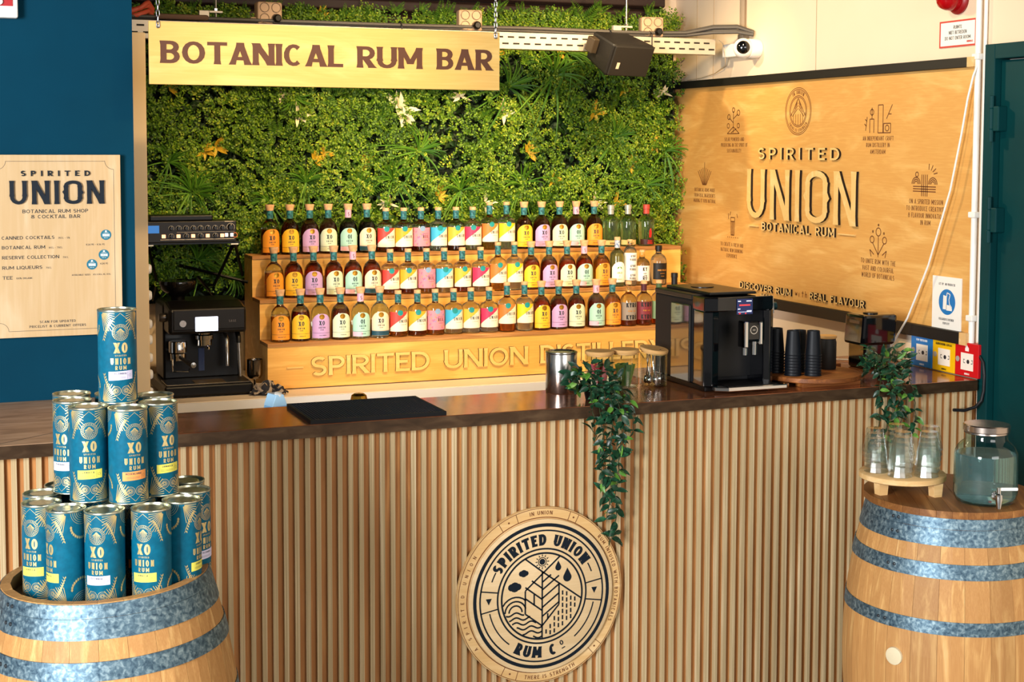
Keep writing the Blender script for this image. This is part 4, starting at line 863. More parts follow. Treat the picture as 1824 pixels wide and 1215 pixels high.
def make_bottle(spec, loc, rz, label, group):
    kind, liq, fill, glass, neckc, capc, cap, lab = [spec[k] for k in ('kind', 'liq', 'fill', 'glass', 'neck', 'capc', 'cap', 'lab')]
    pf = PROF[kind]; b = thing('bottle', label, 'bottle', loc, rz, group); b.scale = (1.04, 1.04, 1.02)
    obj('glass', cached(('g', kind, glass.name), lambda: MB().lathe(pf, 28).mesh('glass', glass, 50)), b)
    zt = .012+(pf[-3][1]-.02)*fill
    def lm():
        pts = [(0, .006)]+[(max(.002, r-.0028), max(z, .006)) for r, z in pf[1:] if z < zt]
        i = next(j for j in range(len(pf)) if pf[j][1] >= zt); (ra, za), (rb, zb) = pf[i-1], pf[i]; r_ = ra+(rb-ra)*(zt-za)/max(zb-za, 1e-6)-.0028
        return MB().lathe(pts+[(r_, zt), (0, zt)], 24).mesh('liquid', LIQ[liq], 50)
    obj('liquid', cached(('l', kind, liq, fill), lm), b)
    zn0, zn1, rn = pf[-2][1], pf[-1][1], pf[-1][0]
    if neckc: 
        nb = obj('neck_band', cached(('n', kind, neckc.name), lambda: MB().open_lathe([(rn+.0006, zn0), (rn+.0008, zn1)], 24).mesh('neck_band', neckc, 50)), b)
        if neckc.name == 'pink_neck_band': obj('neck_print', cached('np', lambda: text(MB(), 'S', CYL(rn+.001), 0, zn0+.008, .018, .14, .6, 0, 0, 'c', .0004).mesh('neck_print', M_inkp)), nb)
    if cap == 'flare': cp = [(.0155, zn1), (.0165, zn1), (.0215, zn1+.025), (.0215, zn1+.028), (0, zn1+.028)]
    elif cap == 'short': cp = [(rn+.001, zn1), (rn+.002, zn1+.001), (rn+.002, zn1+.016), (0, zn1+.016)]
    elif cap == 'tall': cp = [(rn+.002, zn0), (rn+.002, zn1-.002), (rn+.004, zn1-.001), (rn+.004, zn1+.020), (rn+.002, zn1+.022), (0, zn1+.022)]
    else: cp = [(rn, zn1), (rn+.001, zn1), (rn+.001, zn1+.010), (0, zn1+.010)]
    obj('stopper', cached(('c', kind, cap, capc.name), lambda: MB().lathe(cp, 24).mesh('stopper', capc, 40)), b)
    lab(b, pf)
    return b
def xo_label(colname, col, txt='XO', band=None):
    def f(b, pf):
        r = .0425; um = R_(66)*r; arch = lambda u: .122-.034*max(0, (abs(u)/um))**2.6
        m = noise_mat('xo_label_'+colname, [(.35, col), (.7, col)], (1, 1, 1), 40, 2, 0, .5)
        lb = obj('label', cached(('xl', colname), lambda: label_patch(MB(), r, um, lambda u: .012, arch).mesh('label', m)), b)
        def pm_():
            p = MB(); F_ = CYL(r); text(p, txt, F_, 0, .071, .0195, .21, .74, .14, .2, 'c', .0009); text(p, 'SPIRITED', F_, 0, .0665, .0026, .2, .8, .4, 0, 'c', .0009)
            text(p, 'UNION', F_, 0, .056, .0075, .19, .75, .35, 0, 'c', .0009); text(p, 'RUM', F_, 0, .047, .005, .2, .9, .4, 0, 'c', .0009)
            label_patch(p, r, um, lambda u: .0345, lambda u: .0355, w=.0009); text(p, {'orange': 'MAURITIUS', 'yellow': 'JAMAICA', 'lilac': 'COLOMBIA', 'mint': 'PANAMA', 'aqua': 'UNION', 'ivory': 'RESERVE'}[colname], F_, .004, .022, .0045, .22, 1., .3, 0, 'c', .0009)
            return p.mesh('print', M_inkp)
        obj('print', cached(('xp', colname, txt), pm_), lb)
        if band: obj('band', cached(('xb', colname), lambda: label_patch(MB(), r, um, lambda u: .0125, lambda u: .033, w=.0006, us=np.linspace(-um, um*(0. if colname == 'aqua' else 1), 15 if colname == 'aqua' else 29)).mesh('band', mat('label_band_'+colname, band, .5))), lb)
        obj('seal', cached('seal', lambda: MB().ring(0, .0118, CYL(r), .0014, .0014, 20, (0, .1085)).ring(.0082, .0094, CYL(r), .0018, .0018, 20, (0, .1085), mi=1).mesh('seal', [M_gold, mat('gold_relief', '#9a6a1c', .4, .8)])), lb)
    return f
def union_label(colname, col, word='UNION', z0=.026, z1=.116, r=.0425, pattern=False):
    def f(b, pf):
        um = R_(80)*r
        lb = obj('label', cached(('ul', z0, r, pattern), lambda: label_patch(MB(), r, um, lambda u: z0, lambda u: z1, n=30).mesh('label', M_creamlab if not pattern else mat('pink_label', '#e88a9a', .5))), b)
        m = mat('union_field_'+colname, col, .5)
        if not pattern:
            obj('colour_field', cached(('uf', colname, z0), lambda: label_patch(MB(), r, um, lambda u: z0+.012+(z1-z0-.012)*min(1, max(0, (u+um)/(1.72*um))), lambda u: z1, n=30, w=.0008).mesh('colour_field', m)), lb)
        else:
            def pt():
                p = MB(); g = np.random.default_rng(5)
                for i in range(46):
                    u, v = g.uniform(-um*.95, um*.95), g.uniform(z0+.006, z1-.006); p.ring(.002, .0042, CYL(r), .0007, .0007, 10, (u, v), mi=int(g.integers(0, 3)), a0=g.uniform(0, 3), a1=g.uniform(4, 6))
                return p.mesh('pattern', [mat('pat_orange', '#f2a24a', .5), mat('pat_blue', '#5a8ac0', .5), mat('pat_plum', '#c0508a', .5)])
            obj('pattern', cached('pattern', pt), lb)
        def pm_():
            p = MB(); F_ = CYL(r); text(p, word, F_, .012, z0+.040, .0155, .14, .62, .22, .1, 'c', .001); text(p, 'SPIRITED', F_, .013, z0+.06, .003, .2, .8, .4, 0, 'c', .001); text(p, 'BOTANICAL RUM', F_, .013, z0+.030, .0026, .2, .8, .3, 0, 'c', .001)
            return p.mesh('print', M_inkp)
        obj('print', cached(('up', z0, word), pm_), lb)
        obj('seal', cached(('us', z0, colname == 'pink'), lambda: MB().ring(0, .013, CYL(r), .0013, .0013, 22, (-.004, z1-.004)).mesh('seal', mat('teal_seal' if colname != 'pink' else 'blue_seal', '#1e8a8a' if colname != 'pink' else '#7fa0c0', .35))), lb)
    return f
def block_label(name, col, z0, z1, r, um_deg, words, ink, arch=0., extra=None):
    def f(b, pf):
        um = R_(um_deg)*r; m = mat('label_'+name, col, .5)
        lb = obj('label', cached(('bl', name), lambda: label_patch(MB(), r, um, lambda u: z0, lambda u: z1-arch*(abs(u)/um)**2.4, n=30).mesh('label', m)), b)
        def pm_():
            p = MB()
            for s, z, sz, t, c in words: text(p, s, CYL(r), 0, z, sz, t, c, .1, 0, 'c', .0008)
            return p.mesh('print', ink)
        obj('print', cached(('bp', name), pm_), lb)
        if extra: extra(lb)
    return f
M_pinkneck = mat('pink_neck_band', '#e2a9c4', .5); M_capteal = M_tealband; M_blackcap = mat('black_cap', '#131313', .4); M_bluecap = noise_mat('blue_white_cap', [(.4, '#5b78a8'), (.6, '#c8ccd4')], (1, 1, 1), 80, 2, 0, .5)
M_greycap = mat('grey_capsule', '#a9b0a4', .35, .4); M_redcap = mat('red_capsule', '#b04438', .4); M_ink2 = mat('black_print', '#16181c', .6); M_goldink = mat('gold_print', '#c98a3a', .4, .5); M_greencap = mat('green_capsule', '#3f5a3a', .5); M_plum = mat('plum_capsule', '#4a1c28', .5)
XC = dict(orange='#ee9a2e', yellow='#efc02e', lilac='#c4a0d2', mint='#d2dfbe', aqua='#a9d6c6', ivory='#ecd6b8')
def xo(col, liq, fill): return dict(kind='xo', liq=liq, fill=fill, glass=M_gx, neck=M_pinkneck if col == 'aqua' else M_tealband, capc=M_cork, cap='flare', lab=xo_label(col, XC[col], 'OI' if col == 'aqua' else 'XO', {'ivory': '#1f4a5a', 'aqua': '#e6b8cc'}.get(col)))
UC = dict(red='#e0453a', gold='#d9a92a', pink='#e88a9a', cyan='#3ab0d6', saffron='#d8b13a', magenta='#d2345e', tangerine='#ee7c36', lemon='#f2c81e')
def un(col, liq, fill, tall=False):
    k = 'tall' if tall else 'union'
    return dict(kind=k, liq=liq, fill=fill, glass=M_gc, neck=M_tealband, capc=M_cork, cap='short', lab=union_label(col, UC[col], 'REIL' if col == 'pink' else 'UNION', .040 if tall else .026, .130 if tall else .116, .042 if tall else .0425, col == 'pink'))
def gr(n): 
    if n == 2: lb = block_label('botanical_red', '#3a1a14', .008, .036, .041, 75, [('VODKA', .012, .009, .2, .8), ('ORGANIC', .024, .006, .2, .8)], mat('red_print', '#c02818', .5), extra=lambda l: obj('figure', cached('redfig', lambda: MB().prism([(-.006, .045), (.006, .045), (.009, .07), (.004, .095), (-.005, .08)], CYL(.041), .0006, .0006).mesh('figure', mat('red_figure', '#c41a18', .5))), l))
    else: lb = block_label('botanical_cream%d' % n, '#d8b878', .010, .034, .041, 75, [('VODKA', .014, .010, .2, .8)], M_ink2)
    return dict(kind='green', liq='clear', fill=.8, glass=M_gg, neck=None, capc=M_redcap if n == 2 else M_greycap, cap='tall', lab=lb)
KY = lambda s1, s2, z1, z2, sz: [(s1, z1, sz, .2, .7), (s2, z2, sz, .2, .7)]
GIN = dict(kind='gin', liq='clear', fill=.95, glass=M_gg, neck=M_bluecap, capc=M_cork, cap='short', lab=block_label('gin_white', '#f3efe4', .022, .125, .037, 62, [('GINGER', .065, .010, .14, .6), ('12', .05, .009, .12, .6), ('LONDON DRY', .036, .004, .2, .8)], mat('olive_print', '#7d9a52', .5), .03, lambda l: obj('leaf_motif', cached('birds', lambda: MB().prism([(-.012, .088), (-.004, .094), (-.001, .102), (-.010, .098)], CYL(.037), .0009, .0009).prism([(.012, .088), (.010, .098), (.001, .102), (.004, .094)], CYL(.037), .0009, .0009).mesh('leaf_motif', mat('leaf_green_print', '#4f8a2a', .5))), l)))
VOD = dict(kind='vodka', liq='clear', fill=1., glass=M_gc, neck=None, capc=M_cork, cap='plug', lab=block_label('vodka_white', '#f1ede4', .03, .168, .034, 82, [('KYRÖ', .146, .011, .2, .75), ('VODKA', .128, .012, .2, .7), ('KYRÖ', .096, .012, .2, .75), ('VODKA', .079, .012, .2, .7), ('KYRÖ', .049, .012, .2, .75), ('VODKA', .033, .012, .2, .7)], M_ink2))
SML = dict(kind='small', liq='pale', fill=.9, glass=M_gc, neck=None, capc=M_cork, cap='plug', lab=block_label('dairy_cream', '#f1ede4', .022, .1, .039, 72, [('KY', .073, .02, .2, .8), ('RÖ', .028, .02, .2, .8), ('DAIRY', .058, .006, .2, .8), ('CREAM', .049, .005, .2, .8)], M_ink2))
PIL = dict(kind='pillar', liq='clear', fill=.9, glass=M_gc, neck=None, capc=M_blackcap, cap='tall', lab=block_label('black_gin', '#15130f', .03, .112, .041, 70, [('FOUR PILLARS', .072, .009, .2, .62), ('RARE DRY GIN', .058, .004, .2, .7), ('DISTILLED', .044, .004, .2, .7)], M_goldink))
def ky(nm, col, liq, fill, cap, s): return dict(kind='kyro', liq=liq, fill=fill, glass=M_gc, neck=cap, capc=M_cork, cap='short', lab=block_label('kyro_'+nm, col, .03, .118, .0405, 80, [('KYRÖ', .094, .022, .22, .82), ('KYRÖ', .034, .022, .22, .82)], M_ink2, 0., lambda l: obj('gold_print', cached(('kg', nm), lambda: text(MB(), s, CYL(.0405), 0, .072, .007, .24, .8, .2, 0, 'c', .0008).mesh('gold_print', M_goldink)), l)))
DRK = dict(kind='gin', liq='red', fill=.9, glass=M_gc, neck=None, capc=M_blackcap, cap='tall', lab=block_label('terracotta', '#a04e38', .03, .13, .037, 75, [('LIQUEUR', .07, .010, .18, .7)], M_ink2))
SEQ6 = ['orange', 'yellow', 'lilac', 'mint', 'aqua', 'ivory']; SEQU = ['red', 'gold', 'pink', 'cyan', 'saffron', 'magenta']; SEQ5 = ['yellow', 'lilac', 'mint', 'aqua', 'orange']
FILL = {0: [.72, .85, .2, .9, .25, .5], 1: [.74, 1., 1., 1., 1., 1.], 2: [.75, .95, .92, .95, .95, .95]}
LQ = {0: ['amber', 'dark', 'clear', 'dark', 'clear', 'clear'], 1: ['amber', 'red', 'red', 'red', 'red', 'red'], 2: ['red', 'dark', 'dark', 'dark', 'black', 'black']}
ULQ = {0: ['amber', 'honey', 'amber', 'pale', 'clear', 'clear'], 1: ['amber', 'red', 'gold', 'pale', 'red', 'pale'], 2: ['red', 'red', 'red', 'clear', 'dark', 'pale']}
XS = [[1.526, 1.622, 1.715, 1.81, 1.907, 2.001, 2.092, 2.187, 2.278, 2.371, 2.461, 2.555, 2.645, 2.738, 2.827, 2.922, 3.017, 3.123, 3.216, 3.304, 3.391, 3.478, 3.563],
      [1.535, 1.629, 1.726, 1.823, 1.916, 2.01, 2.104, 2.195, 2.288, 2.379, 2.474, 2.569, 2.659, 2.750, 2.841, 2.937, 3.034, 3.13, 3.226, 3.316, 3.390, 3.468, 3.556],
      [1.554, 1.65, 1.747, 1.841, 1.938, 2.033, 2.131, 2.221, 2.312, 2.405, 2.497, 2.587, 2.679, 2.771, 2.865, 2.961, 3.061, 3.156, 3.259, 3.354, 3.454, 3.561]]
R5 = {0: ['red', 'dark', 'dark', 'dark', 'amber'], 1: ['red', 'dark', 'red', 'red', 'amber'], 2: ['dark', 'dark', 'dark', 'dark', 'dark']}
TIER = ['lowest', 'middle', 'top']
for t in range(3):
    sp = [(xo(c, LQ[t][i], FILL[t][i]), f'round-shouldered rum bottle with {c} label') for i, c in enumerate(SEQ6)]
    sp += [(un(c, ULQ[t][i], .8 if t else .55), f'square-shouldered rum bottle with {c} label' if c == 'pink' else f'square-shouldered rum bottle with {c} and cream label') for i, c in enumerate(SEQU)]
    sp += [(un('tangerine', 'gold' if t else 'amber', .75, True), 'tall rum bottle with tangerine and cream label'), (un('lemon', 'clear', .8, True), 'tall rum bottle with lemon and cream label')]
    sp += [(xo(c, R5[t][i], .95), f'round-shouldered rum bottle with {c} label') for i, c in enumerate(SEQ5)]
    if t == 0: sp += [(ky('clear', '#8d8478', 'honey', .6, None, 'DARK GIN'), 'spirit bottle with grey label'), (ky('plum', '#7a2c34', 'honey', .7, M_plum, 'PINK GIN'), 'spirit bottle with plum label'), (ky('green', '#7d9a74', 'honey', .6, M_greencap, 'GIN'), 'spirit bottle with sage green label'), (DRK, 'black-capped bottle with terracotta label behind the coffee machine')]
    if t == 1: sp += [(GIN, 'slim bottle with white arched label'), (VOD, 'slim white bottle printed with black lettering'), (SML, 'small cork bottle with white label'), (PIL, 'black-capped bottle with black label')]
    if t == 2: sp += [(gr(0), 'green glass bottle with cream base label'), (gr(1), 'green glass bottle with cream base label'), (gr(2), 'green glass bottle with red capsule')]
    for i, (s, lb) in enumerate(sp):
        make_bottle(s, (XS[t][i], TY[t]+.075+random.uniform(-.006, .006)+(.02 if s['kind'] in ('small',) else 0), TZ[t]), R_(random.uniform(-9, 5)), f'{lb}, {ORD[i]} from left on the {TIER[t]} tier', 'bottles on the tiered shelf')

# ------------------------------------------------------------------ espresso machine
es = thing('espresso_machine', 'black bean-to-cup espresso machine with lit touch screen on the back counter', 'coffee machine', (1.172, 6.75, .9))
MB().box(-.195, .195, -.21, .22, .006, .055).build('base', M_black, es, bev=.008)
MB().box(-.185, .185, -.205, -.03, .055, .062).build('drip_grate', mat('dark_steel', '#4a4744', .3, .9), es, bev=.002)
MB().box(-.06, .075, -.20, -.10, .062, .0635).build('tray_sign', mat('tray_sign', '#6a5636', .4, .6), es)
MB().box(-.17, .175, -.01, .22, .055, .40).build('column', M_black, es, bev=.01)
hd = MB(); hd.prism([(-.15, .275), (-.155, .39), (-.02, .412), (.2, .412), (.22, .395), (.22, .275)][::-1], lambda u, v, w: (w, u, v), -.165, .18)
hd.build('head', mat('black_satin_metal', '#0d0b0b', .38, .3), es, bev=.018)
MB().box(-.145, .17, -.156, -.15, .295, .385).build('fascia', mat('fascia_metal', '#171413', .4, .4), es, bev=.003)
sc_ = MB().box(-.05, .05, -.160, -.155, .288, .352).build('screen', mat('lit_screen', '#eef0ff', .2, emit='#dfe6ff', estr=2.2), es, bev=.002)
q = MB(); 
for i in range(3): q.ring(.008, .009, lambda u, v, w: (u, -.1603-w, v), 0, 0, 16, (-.028+i*.028, .322))
q.line([(-.03, .343), (.03, .343)], .0015, lambda u, v, w: (u, -.1603-w, v), 0, 0); q.build('screen_icons', mat('screen_ink', '#8a90b0', .5), sc_)
MB().lathe([(0, 0), (.015, 0), (.015, .006), (0, .006)], 20, M=Matrix.Translation((-.105, -.156, .325)) @ Matrix.Rotation(PI/2, 4, 'X')).build('power_button', mat('button_ring', '#d8d8dc', .2, .8), es, 40)
MB().lathe([(0, 0), (.02, 0), (.02, .025), (.016, .03), (0, .03)], 20, M=Matrix.Translation((-.165, -.06, .345)) @ Matrix.Rotation(-PI/2, 4, 'Y')).build('grind_dial', mat('dial_metal', '#6a6460', .3, .9), es, 40)
MB().lathe([(.03, .0), (.032, .02), (.04, .03), (.075, .055), (.085, .085), (.082, .095), (.075, .095), (0, .09)], 28, (-.092, .05, .405)).build('bean_hopper', mat('smoked_plastic', '#15110f', .08, trans=.3), es, 40)
gh = MB(); gh.lathe([(0, -.005), (.036, -.005), (.036, .02), (.042, .022), (.042, .04), (.03, .045), (.03, .06)], 24, (.0, -.08, .222)); gh.build('group_head', M_chrome, es, 40)
MB().tube([(.012, -.11, .218), (.013, -.12, .208), (.013, -.12, .2)], .005, 8).build('hot_spout', M_chrome, es, 40)
gd = MB(); gd.lathe([(0, 0), (.04, 0), (.04, .045), (.037, .05), (0, .05)], 24, (-.115, -.08, .19)); gd.build('grinder_collar', M_chrome, es, 40)
pf_ = MB().lathe([(.034, 0), (.036, .03), (.034, .03)], 24, (-.115, -.085, .155)).build('portafilter', M_chrome, es, 40)
MB().tube([(-.11, -.12, .17), (-.09, -.19, .155), (-.075, -.235, .15)], [.009, .010, .013], 10).build('portafilter_handle', M_black, pf_, 40)
MB().lathe([(0, 0), (.0135, 0), (.012, .004), (0, .005)], 16, M=Matrix.Translation((-.074, -.236, .15)) @ Matrix.Rotation(PI/2, 4, 'X')).build('end_cap', M_steel, pf_, 40)
MB().tube([(-.15, -.14, .165), (-.15, -.16, .115), (-.085, -.165, .113), (-.075, -.14, .12)], .004, 8).build('cradle', M_chrome, es, 40)
MB().box(-.014, .014, -.014, -.009, .09, .195).build('sight_window', mat('sight_window', '#3a4a70', .1), es, bev=.01)
MB().tube([(.095, -.06, .275), (.1, -.1, .24), (.1, -.105, .12)], .009, 10).build('water_spout', M_steel, es, 40)
sw = MB().tube([(.148, -.08, .28), (.148, -.12, .255), (.148, -.125, .225)], .012, 10).build('steam_joint', M_black, es, 40)
MB().tube([(.148, -.125, .225), (.152, -.135, .075)], [.0085, .0075], 10).build('steam_wand', M_steel, es, 40)
text(MB(), 'SAGE', lambda u, v, w: (u, -.1562-w, v), .115, .325, .010, .16, .9, .3, 0, 'c', .0003).build('badge_lettering', mat('dim_badge', '#6b625c', .4, .8), es)

# steel knock cup beside it
jg = thing('dosing_cup', 'small stainless steel dosing cup on a stand beside the espresso machine', 'cup', (1.400, 6.66, .9))
MB().lathe([(0, 0), (.022, 0), (.022, .006), (.007, .01), (.006, .05), (.012, .055), (0, .056)], 20).build('stand', M_chrome, jg, 40)
MB().lathe([(0, .056), (.026, .056), (.034, .066), (.036, .075), (.036, .14), (.034, .142), (.032, .138), (.032, .07), (0, .066)], 28).build('cup', mat('dark_chrome', '#8a7f74', .15, 1.), jg, 40)

# checked towel
tw_ = MB(); n = 18; rg = np.random.default_rng(3)
H_ = [[.012+.03*max(0, S_(PI*i/n)*S_(PI*j/n))*(1+.7*S_(i*1.3+j*.8))+.006*S_(i*2.1-j*1.7) for j in range(n+1)] for i in range(n+1)]
for i in range(n+1):
    for j in range(n+1): tw_.v.append((-.075+.15*i/n+.012*S_(j*.9), -.05+.10*j/n+.012*S_(i*.7), max(.002, H_[i][j])))
for i in range(n):
    for j in range(n): tw_.f.append((i*(n+1)+j, (i+1)*(n+1)+j, (i+1)*(n+1)+j+1, i*(n+1)+j+1)); tw_.m.append(((i//3)+(j//3)) % 2)
to = tag(tw_.build('tea_towel', [mat('towel_grey', '#9a8a78', .9), mat('towel_black', '#22232a', .9)], None, 70, loc=(1.43, 6.535, .9)), 'crumpled grey and black checked towel on the back counter', 'towel')
sl_ = to.modifiers.new('thickness', 'SOLIDIFY'); sl_.thickness = .003; sl_.offset = -1

# shelf inside the bar, milk carton, tap
ub = thing('under_bar_shelf', 'white work shelf on the inner side of the bar below the copper top', 'shelf', (1.6, 5.3, -.1))
MB().box(-.75, .95, -.22, .35, .93, .96).build('worktop', M_white, ub); MB().box(-.75, .95, .30, .34, 0, .93).build('panel', M_white, ub)
mc = thing('milk_carton', 'blue milk carton with white cap standing behind the bar', 'carton', (1.20, 5.35, .86), .3); mc.scale = (.86, .86, 1.03)
mb_ = MB().box(-.037, .037, -.037, .037, 0, .19); mb_.build('body', mat('carton_blue', '#7fb6e0', .35), mc, bev=.004)
g_ = MB(); g_.prism([(-.037, .19), (.037, .19), (.018, .232), (-.018, .232)], lambda u, v, w: (u, -w, v), -.037, .037); g_.build('gable', mat('carton_light_blue', '#a8d2ee', .3), mc, bev=.002)
MB().box(.0375, .0385, -.037, .037, .02, .19).build('navy_side', mat('carton_navy', '#1c2c50', .4), mc)
MB().lathe([(0, 0), (.016, 0), (.016, .014), (0, .016)], 18, M=Matrix.Translation((.0, -.02, .222)) @ Matrix.Rotation(.25, 4, 'X')).build('cap', M_whiteplastic, mc, 40)
MB().box(-.02, .02, -.0385, -.037, .12, .17).build('yellow_print', mat('carton_yellow', '#d8b840', .4), mc)
fc = thing('brass_tap', 'brass tap head showing behind the black bar mat', 'tap', (1.56, 5.5, .86))
MB().lathe([(.018, 0), (.018, .01), (.012, .015), (.012, .15), (.016, .155)], 18).build('riser', mat('brass', '#b8892e', .15, 1.), fc, 40)
MB().lathe([(.016, 0), (.03, .008), (.034, .02), (.030, .036), (.018, .044), (0, .046)], 12, (0, 0, .152)).build('handle', mat('brass', '#b8892e', .15, 1.), fc, 20)

# ------------------------------------------------------------------ audio mixer on wall bracket
am = thing('audio_mixer', 'black rack audio mixer with glowing buttons on a bracket before the plants', 'mixer', (1.165, 7.0, 1.565))
MB().box(-.215, .205, -.10, .08, 0, .098).build('case', mat('mixer_case', '#1a1614', .4, .3), am, bev=.004)
MB().box(-.19, .10, -.08, .07, .098, .125).build('top_box', M_black, am, bev=.006)
Fm = lambda u, v, w: (u, -.1005-w, v)
MB().box(-.20, -.15, -.102, -.1, .045, .08).build('display', mat('blue_display', '#1a5a9a', .3, emit='#2a86e0', estr=.45), am)
km = MB().lathe([(.010, 0), (.009, .010), (.007, .012), (0, .012)], 14, M=Matrix.Rotation(PI/2, 4, 'X')).mesh('knob', mat('knob_black', '#0a0a0a', .3), 40)
dmk = MB().ring(.0115, .0125, lambda u, v, w: (u, -.0005-w, v), 0, 0, 14, a0=-.6, a1=PI+.6).line([(0, .006), (0, .010)], .002, lambda u, v, w: (u, -.0125-w, v), 0, 0).mesh('dial_mark', mat('dial_mark', '#d8d0c0', .5))
for i in range(8):
    k_ = obj('knob', km, am, loc=(-.095+i*.0335, -.1, .066)); obj('dial_mark', dmk, k_)
k_ = obj('knob', km, am, loc=(.178, -.1, .068)); k_.scale = (1.5, 1, 1.5); obj('dial_mark', dmk, k_)
for i in range(4): k_ = obj('knob', km, am, loc=(-.095+i*.067, -.1, .030)); obj('dial_mark', dmk, k_)
lb1 = mat('amber_button', '#ffb890', .3, emit='#ff9a66', estr=3.0); lb2 = mat('white_button', '#f4ece0', .3, emit='#fff2e0', estr=1.5)
for i in range(5): MB().box(-.1385+i*.067, -.1215+i*.067, -.104, -.1, .022, .038).build('button', lb1, am, bev=.001)
for x in (.158, .183): MB().box(x-.007, x+.007, -.104, -.1, .024, .040).build('button', lb2, am, bev=.001)
MB().line([(-.145, .014), (.195, .014)], .003, Fm, 0, .0005).line([(-.07, .048), (.195, .048)], .0012, Fm, 0, .0005).line([(.15, .095), (.19, .095)], .004, Fm, 0, .0005).build('panel_print', mat('panel_print', '#c8bca8', .5), am)
MB().ring(.009, .0125, Fm, 0, .002, 18, (.21-.012, .031)).build('jack_ring', mat('orange_ring', '#d8742a', .4), am)
bk = thing('wall_bracket', 'black folding bracket carrying the audio mixer', 'bracket', (1.17, 7.1, 1.25))
for i, P in enumerate(([(.2, -.15, .31), (.12, -.05, .10), (.1, .1, .09)], [(.2, -.15, .31), (.28, .05, .12), (.26, .15, .02)], [(-.2, -.15, .31), (-.14, .0, .12), (-.14, .14, .02)], [(-.05, .03, .2), (.28, -.06, .11)], [(.05, -.02, .14), (.2, .12, -.03)])):
    MB().tube(P, .0075, 6).build('arm', M_black, bk)
MB().box(-.22, .22, -.18, .08, .305, .3145).build('tray', M_black, bk)
for x in (-.2, .19): MB().box(x-.015, x+.02, -.19, -.17, .300, .306).build('clip', M_whiteplastic, bk)

# ------------------------------------------------------------------ bar mat, steel can, jars
bm_ = thing('bar_mat', 'black rubber bar mat lying on the copper top', 'bar mat', (1.405, 4.872, 1.1))
MB().box(-.235, .235, -.17, .17, 0, .009).box(-.235, .235, -.17, -.164, .009, .013).box(-.235, .235, .164, .17, .009, .013).box(-.235, -.229, -.164, .164, .009, .013).box(.229, .235, -.164, .164, .009, .013).build('mat_base', M_rubber, bm_)
nb_ = MB()
for i in range(46):
    for j in range(32): nb_.box(-.226+i*.01, -.2215+i*.01, -.16+j*.0102, -.1555+j*.0102, .009, .0125)
o = nb_.build('rubber_nubs', mat('rubber_nubs', '#12202e', .5, spec=.4), bm_); o['kind'] = 'stuff'
cn = thing('steel_canister', 'plain polished steel canister on the bar left of the trailing plant', 'canister', (2.195, 5.003, 1.1))
MB().lathe([(0, 0), (.057, 0), (.0585, .003), (.0585, .146), (.057, .149)], 40).build('body', M_steel, cn, 40)
MB().lathe([(.0595, .146), (.0605, .149), (.0595, .153), (.054, .154), (.052, .150), (0, .149)], 40).build('lid', mat('steel_lid', '#a8a49c', .2, 1.), cn, 40)
def jar(x, y, label, tilt=(0, 0)):
    j = thing('glass_jar', label, 'jar', (x, y, 1.1), 0, 'glass jars with bamboo lids')
    MB().lathe([(0, 0), (.046, 0), (.051, .004), (.0525, .012), (.0525, .128), (.0505, .130), (.0505, .012), (.046, .007), (0, .007)], 36).build('glass', thin_glass('jar_glass', '#f2f6f4', .04), j, 40)
    l_ = MB().lathe([(0, 0), (.047, 0), (.047, .006), (.0535, .006), (.055, .009), (.055, .017), (.053, .019), (0, .019)], 36).build('bamboo_lid', M_bamboo, j, 40); l_.location = (0, 0, .128); l_.rotation_euler = (*tilt, 0)
    return j
jar(2.352, 5.005, 'glass jar of red sachets with a bamboo lid, behind the trailing plant'); jar(2.462, 5.015, 'glass jar of green sachets with a bamboo lid'); jar(2.578, 5.005, 'glass jar of spoons with a tilted bamboo lid', (.12, .10))
rg = np.random.default_rng(11)
def sachet(x, y, c, label, grp, a, tl, h):
    s = tag(MB().box(-.011, .011, -.001, .001, 0, h).build('sachet', c, None, loc=(x, y, 1.1085), rot=(tl*C_(a), tl*S_(a), a)), label, 'sachet', grp)
cols = [mat('sachet_green', '#4f7a3a', .5), mat('sachet_lime', '#8fa64a', .5), mat('sachet_olive', '#5a6a2a', .5)]
for i in range(12):
    a = 2*PI*i/12; sachet(2.462+.018*C_(a), 5.015+.018*S_(a), cols[i % 3], 'green paper sachet standing in the middle glass jar', 'green sachets', a+PI/2, .22, .085)
colr = [mat('sachet_red', '#b02030', .5), mat('sachet_pink', '#d8606c', .5)]
for i in range(9):
    a = 2*PI*i/9; sachet(2.352+.02*C_(a), 5.005+.02*S_(a), colr[i % 2], 'red paper sachet in the glass jar behind the plant', 'red sachets', a+PI/2, .2, .09)
spm = MB().tube([(0, 0, 0), (0, .004, .06), (0, -.002, .105)], [.0025, .0018, .003], 6).lathe([(0, -.03), (.008, -.024), (.011, -.012), (.008, 0), (.003, .004)], 10).mesh('teaspoon', M_chrome, 50)
for i in range(7):
    a = 2*PI*i/7; tag(obj('teaspoon', spm, None, loc=(2.578+.026*C_(a), 5.005+.026*S_(a), 1.140), rot=(-.12*S_(a), .12*C_(a), a)), 'steel teaspoon standing in the right glass jar', 'spoon', 'teaspoons in the jar')
